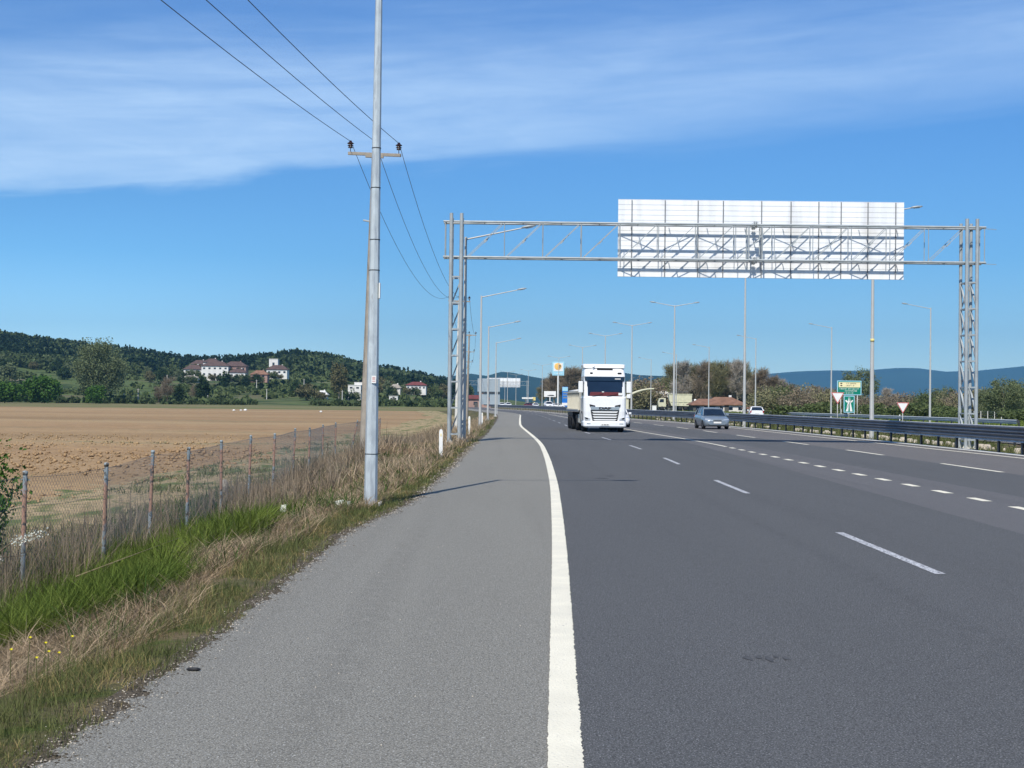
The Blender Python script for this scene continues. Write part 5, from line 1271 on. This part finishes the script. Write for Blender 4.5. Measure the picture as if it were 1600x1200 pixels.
mb = MB(); mb.box((1.1, -.5, 2.9), (1.2, .9, 1.1)); mb.box((1.1, -.5, .9), (.8, .6, 1.8)); mb.build('pump', M['yellow'], fc, bevel=.05)
def house(name, X, Y, z, W, D, H, roofm, wallm, label, rz=0., rh=1.6, wins=4, floors=1, group=None, flat=False, blank=False):
    t = empty(name, (X, Y, z), rz, label, 'house', group)
    mb = MB(); mb.box((0, 0, H/2-1), (W, D, H+2)); wl = mb.build('wall', wallm, t)
    if not flat:
        o_ = .5; mb = MB()
        P = [(-W/2-o_, -D/2-o_, H), (W/2+o_, -D/2-o_, H), (W/2+o_, D/2+o_, H), (-W/2-o_, D/2+o_, H), (-W*.22, 0, H+rh), (W*.22, 0, H+rh)]
        P += [(p[0], p[1], p[2]-.18) for p in P[:4]]
        mb.add(P, [(0, 1, 5, 4), (2, 3, 4, 5), (1, 2, 5), (3, 0, 4), (6, 7, 1, 0), (7, 8, 2, 1), (8, 9, 3, 2), (9, 6, 0, 3), (9, 8, 7, 6)]); rf = mb.build('roof', roofm, t)
        mb = MB(); mb.box((W*.2, D*.1, H+rh*.9), (.6, .6, 1.2)); mb.build('chimney', wallm, rf)
    else:
        mb = MB(); mb.box((0, 0, H+.1), (W+.3, D+.3, .22)); mb.build('roof', roofm, t)
    if not blank:
        fh = H/floors
        for f in range(floors):
            for i in range(wins):
                x = -W/2+W*(i+.5)/wins; zc = fh*f+fh*.55
                mb = MB(); mb.box((x, -D/2-.03, zc), (min(1.2, W/wins*.42), .08, fh*.30)); wi = mb.build('window', M['glass'], wl)
        mb = MB(); mb.box((W*.02, -D/2-.04, .9), (1., .09, 2.0)); mb.build('door', M['grime'], t)
    return t
def hz(px, Y): x = at(px, Y); return x, Y, float(zhill(x, float(Y)))
SH = []
# tiered white houses
def tier(px, Y, y_base, W, D, H, roofm, label, rh=1.5, wins=4, floors=1, nm='hill_house', hzp=621.5, grp='tiered white houses on the hill', wallm=None, flat=False):
    z = 1.7+(hzp-y_base)*Y/2220
    if not flat: H = max(H-.5*rh, .7); rh *= 1.45
    SH.append((px, Y, W, D, z)); return house(nm, at(px, Y), Y, z, W, D, H, roofm, wallm or M['plaster'], label, 0, rh, wins, floors, grp, flat)
tier(338, 800, 588.5, 15, 9, 7.4, M['roof'], 'widest white block of the tiered houses, in the middle with two balconied floors', 1.8, 5, 2)
tier(331, 812, 577, 8.5, 8, 5.2, M['roof'], 'topmost small white block with a brown roof above the tiered houses', 1.4, 3)
tier(303, 803, 583, 10, 8, 3.4, M['roof'], 'white block at the left end of the tiered houses with a brown hipped roof', 1.8, 3)
tier(312, 815, 574, 9, 8, 3.0, M['roof'], 'upper left block of the tiered houses tucked behind the widest one', 1.6, 2)
tier(368, 806, 580, 13, 8, 4.3, M['roof'], 'brown roofed block at the upper right of the tiered houses', 1.9, 4, wallm=M['pink'])
tier(372, 792, 590, 9, 7, 4.2, M['roof'], 'low white block at the lower right end of the tiered houses', 1.4, 3)
tier(298, 780, 592, 9, 6, 1.4, M['concrete'], 'low pale garage below the left end of the tiered houses', .8, 2, nm='garage')
tier(434, 800, 584.5, 11.5, 8, 4.3, M['roof'], 'white house with a dark hipped roof standing apart on the hill', 1.7, 4, grp='single houses on the hill')
tier(428, 812, 577, 5.0, 5, 6.6, M['concrete_pale'], 'plain white tower like block behind the dark roofed house', 1, 1, grp='single houses on the hill', nm='tower_house', flat=True)
tier(406, 770, 590, 9, 6, 3.2, M['roof_orange'], 'small orange walled lean to with a pale sloping roof', 1.5, 2, grp='single houses on the hill', wallm=M['pink'], nm='shed')
tier(555, 620, 617, 5.6, 6, 4.6, M['plaster'], 'modern flat roofed white house left of the concrete pole', 1, 2, 2, grp='single houses on the hill', flat=True, hzp=623.5, nm='modern_house')
tier(561, 626, 609, 3.6, 5, 3.6, M['plaster'], 'upper white storey stepping back behind the modern flat roofed house', 1, 1, 1, grp='single houses on the hill', flat=True, hzp=623.5, nm='modern_house')
tier(504, 640, 617.5, 4.6, 5, .9, M['plaster'], 'tiny hut with a pale peaked roof in the trees', 1.3, 1, grp='single houses on the hill', hzp=623, nm='hut')
tier(651, 700, 609, 9.6, 8, 3.4, M['roof_red'], 'long low white house with a bright red roof right of the lamp post', 1.1, 5, grp='single houses on the hill', hzp=624.6, nm='red_roofed_house')
tier(618, 700, 609, 5.0, 5, 2.0, M['concrete'], 'small grey roofed outbuilding left of the red roofed house', 1.3, 2, grp='single houses on the hill', hzp=624.6, nm='outbuilding')
tier(615.5, 640, 625, 3.8, 4, 2.1, M['plaster'], 'tiny white hut below the red roofed house at the field edge', .6, 2, grp='single houses on the hill', hzp=624.3, nm='hut', flat=True)
for i, (px, Y, W, D, z) in enumerate(SH):
    for k in range(3 if W > 8 else 2):
        kk = (i+k) % 4
        put(T_mid[kk], at(px, Y)+W*(-.45+.9*(k+rnd.random()*.6)/(3 if W > 8 else 2)), Y-D/2-rnd.uniform(2, 5), z-2.2, rnd.uniform(.28, .46), None, 1.2, ['mid green', 'olive brown', 'dark green', 'pale grey green'][kk]+' garden shrub in front of the hill houses', 'shrub', ['mid green', 'olive brown', 'dark green', 'pale grey green'][kk]+' garden shrubs in front of the hill houses')
house('roadside_building', at(744, 420), 420, -.6, 9, 8, 3.2, M['roof_red'], M['pink'], 'low pink building with a red roof glimpsed left of the grey sign backs', 0, 1.0, 3)
# right
bl_ = house('pale_blue_building', at(1032, 392), 392, -.4, 8.2, 7, 5.3, M['white_matt'], M['plaster'], 'modern white building with blue windows and a projecting upper storey behind the dump truck', 0, 1, 2, 2, None, True)
mb = MB(); mb.box((0, -4.1, 4.6), (8.4, 1.2, 1.6)); mb.build('upper_storey', M['white_matt'], bl_, bevel=.03)
ab = empty('curved_boom', (at(1000, 300), 300, 0), 0, 'cream arched boom curving out to the right from behind the truck mirror', 'boom')
mb = MB(); pts = [Vector((-3.2+6.2*k/10, 0, 2.6+2.2*math.sin(math.pi/2*(k/10)**.8))) for k in range(11)]; mb.path(pts, [.28-.012*k for k in range(11)], 8); mb.build('boom_arm', M['cream'], ab, fix=False)
mb = MB(); mb.box((-3.0, 0, 1.2), (1.2, 1.6, 2.6)); mb.build('boom_base', M['cream'], ab, bevel=.08)
house('orange_roofed_house', at(1130, 330), 330, -.4, 8.8, 9, 2.1, M['roof_orange'], M['plaster'], 'low house with an orange tiled roof behind the grey car', 0, 1.7, 4)
house('orange_roofed_house', at(1102, 322), 322, -.4, 6.4, 8, 2.0, M['roof_orange'], M['grime'], 'dark walled annex with an orange roof left of the low orange house', 0, 1.3, 3)
house('small_pink_shed', at(1192, 300), 300, -.4, 7.4, 5, 1.4, M['roof_orange'], M['pink'], 'tiny shed with a pinkish roof behind the white hatchback', 0, .5, 2)
for x, lb in ((1200, 'white box like cabinet left of the small shed'), (1011, 'white cabinet on the ground left of the dump truck')):
    pass
cabn = empty('white_cabinet', (at(1022.5, 330), 330, -.3), 0, 'white square cabinet on the ground left of the dump truck', 'cabinet')
mb = MB(); mb.box((0, 0, .8), (.95, .9, 1.4)); q = mb.build('body', M['white_matt'], cabn, bevel=.04); mb = MB(); mb.box((0, 0, 1.54), (1.05, 1., .08)); mb.build('lid', M['concrete_pale'], cabn)
# small pale poles standing on the hill and at the field edge
sp = None
for px, Y, H, lb in ((216, 570, 5.6, 'short pale pole on the slope right of the big tree'), (194, 575, 3.6, 'stubby pale pole at the foot of the slope'), (261, 800, 7., 'pale pole high on the slope left of the tiered houses'), (325, 590, 5.6, 'pale pole below the tiered houses'), (401, 700, 7.2, 'pale pole in front of the orange lean to'), (417, 640, 5., 'short pale pole on the meadow below the lean to'), (475, 760, 5.4, 'pale pole on the hill right of the tower like block'), (535, 560, 6., 'thin pale pole below the poplar'), (620, 750, 6, 'pale pole above the small outbuilding')):
    if sp is None:
        sp = empty('utility_post'); mb = MB(); mb.tube((0, 0, 0), (0, 0, 6), .16, .11, 8); mb.build('pole', M['concrete_pale'], sp, fix=False); mb = MB(); mb.bar((-.6, 0, 5.6), (.6, 0, 5.6), .1, .1); mb.build('cross_arm', M['concrete'], sp); t = sp
    else: t = copy_tree(sp)
    x = at(px, Y); t.location = (x, Y, float(zhill(x, float(Y)))-.3); t.scale = (1.2, 1.2, H/6); tag(t, lb, 'pole', 'short poles scattered on the hillside')
# marker posts and stones in the field
def rock(name, x, y, z, s, m, label, cat='stone', flat=.6, grp=None):
    q = random.Random(int(x*91+y*17)); mb = MB(); P = []
    for i in range(5):
        ph = -math.pi/2+math.pi*i/4
        P.append([(x+s*math.cos(ph)*math.cos(a)*q.uniform(.75, 1.1), y+s*math.cos(ph)*math.sin(a)*q.uniform(.75, 1.1), z+s*flat*(math.sin(ph)+.6)) for a in [k*math.pi/4 for k in range(8)]])
    mb.loft(P, smooth=False); return tag(mb.build(name, m), label, cat, grp)
rock('pale_boulder', -6.6, 27.5, -.56, .13, M['stone'], 'pale rounded stone on the track behind the third visible fence post')
rock('field_rock', at(366, 245), 245, -.4, .28, M['white_matt'], 'small white rock far out in the field below the houses', grp='white rocks in the field')
rock('field_rock', at(377, 250), 250, -.4, .24, M['white_matt'], 'middle white rock of the far group in the field', grp='white rocks in the field')
rock('field_rock', at(384, 252), 252, -.4, .36, M['white_matt'], 'widest white rock at the right of the far group in the field', grp='white rocks in the field')
rock('field_rock', at(502, 240), 240, -.4, .27, M['white_matt'], 'lone white rock in the field left of the concrete pole', grp='white rocks in the field')
rock('grey_marker_stone', -6.2, 30.8, -.30, .11, M['concrete'], 'grey knobbly marker among the weeds behind the fence', flat=1.5)
# litter
def scrap(name, x, y, z, w_, h, m, label, tilt=.5):
    mb = MB(); q = random.Random(int(abs(x)*100)); n = 5
    V, Q = [], []
    for i in range(n):
        for j in range(n): V.append((x+(i/(n-1)-.5)*w_, y+(j/(n-1)-.5)*w_*.6, z+h*(j/(n-1))+q.uniform(-.02, .02)))
    for k in range(2):
        off_ = k*n*n
        if k: V += [(a, b+.006, c-.006) for a, b, c in V[:n*n]]
        for i in range(n-1):
            for j in range(n-1): Q.append((off_+i*n+j, off_+(i+1)*n+j, off_+(i+1)*n+j+1, off_+i*n+j+1))
    mb.add(V, Q); return tag(mb.build(name, m, fix=False), label, 'litter')
scrap('paper_scrap', -2.62, 22.2, .0, .26, .12, M['blossom'], 'crumpled white scrap in the grass at the lamp post foot')
scrap('paper_scrap', -3.45, 21.6, -.02, .10, .12, M['blossom'], 'small white scrap caught in the brown straw')
scrap('paper_scrap', -3.1, 37, -.25, .14, .10, M['blossom'], 'white scrap on the verge between lamp post and gantry')
mb = MB(); mb.loft([[(-1.965+x, 8.88+w_*math.cos(a), .012+h*math.sin(a)) for a in [k*math.pi/3 for k in range(6)]] for x, w_, h in ((-.045, .004, .003), (-.03, .014, .01), (.02, .017, .011), (.045, .005, .004))]); tag(mb.build('rubber_scrap', M['dark']), 'small black scrap lying at the edge of the shoulder', 'litter')
gl = MB()
for i in range(110):
    Z = 6*(26/6)**rnd.random(); x = float(XeL(Z))+rnd.random()**1.8*2.2+.03; s = rnd.uniform(.002, .006)
    gl.box((x, Z, .004), (s, s*1.3, s), rnd.uniform(0, 3), (.6, .6))
tag(gl.build('loose_grit', M['stone'], fix=False), 'pale loose grit scattered on the shoulder', 'grit', kind='stuff')
def pebbles(name, X, Y, Z0, sz, m, label, cat):
    n = len(X); C = np.stack([X, Y, Z0], 1)
    Vc = (C[:, None]+oct_[None]*sz[:, None, None]*(.6+.8*nr.random((n, 6, 1)))*np.array([1, 1, .6])).reshape(-1, 3)
    Qc = (np.arange(n)[:, None, None]*6+tri[None]).reshape(-1, 3)
    return tag(fast_mesh(name, Vc, Qc, [m]), label, cat, kind='stuff')
for nm, k_, m_, lb in (('edge_gravel', 9000, M['edge_dirt'], 'brown gravel and crumbs along the broken asphalt edge'), ('edge_chippings', 3500, M['stone'], 'pale chippings along the broken asphalt edge')):
    Y = 5.6*(60/5.6)**nr.random(k_); d_ = nr.normal(size=k_)*.075+.02; X = XeL(Y)+jag(Y)-d_
    pebbles(nm, X, Y, 0*X+.001-.03*np.clip(d_, 0, .3), (.0025+.007*nr.random(k_)**3)*np.clip(Y/12, 1, 3), m_, lb, 'gravel')
# dark tyre scuffs on the lane: thin film
for x, y, w_, l_ in ((2.02, 10.5, .16, .30),):
    pass

# ------------------------------------------------------------------ haze
mb = MB(); mb.box((0, 4900, 298), (17000, 12600, 604))
hzo = mb.build('haze', M['wire'], fix=True); hzo.data.materials.clear()
hm = bpy.data.materials.new('haze_air'); hm.use_nodes = True; n = hm.node_tree.nodes; n.clear()
vo = n.new('ShaderNodeVolumePrincipled'); vo.inputs['Color'].default_value = (.25, .62, 1.0, 1); vo.inputs['Density'].default_value = .000068; vo.inputs['Anisotropy'].default_value = .0
oo = n.new('ShaderNodeOutputMaterial'); hm.node_tree.links.new(vo.outputs[0], oo.inputs['Volume'])
hzo.data.materials.append(hm); tag(hzo, 'thin blue haze over the distant hills', 'haze', kind='stuff')

for o in list(bpy.data.objects):
    if o.type == 'MESH' and o.users == 0: bpy.data.objects.remove(o)
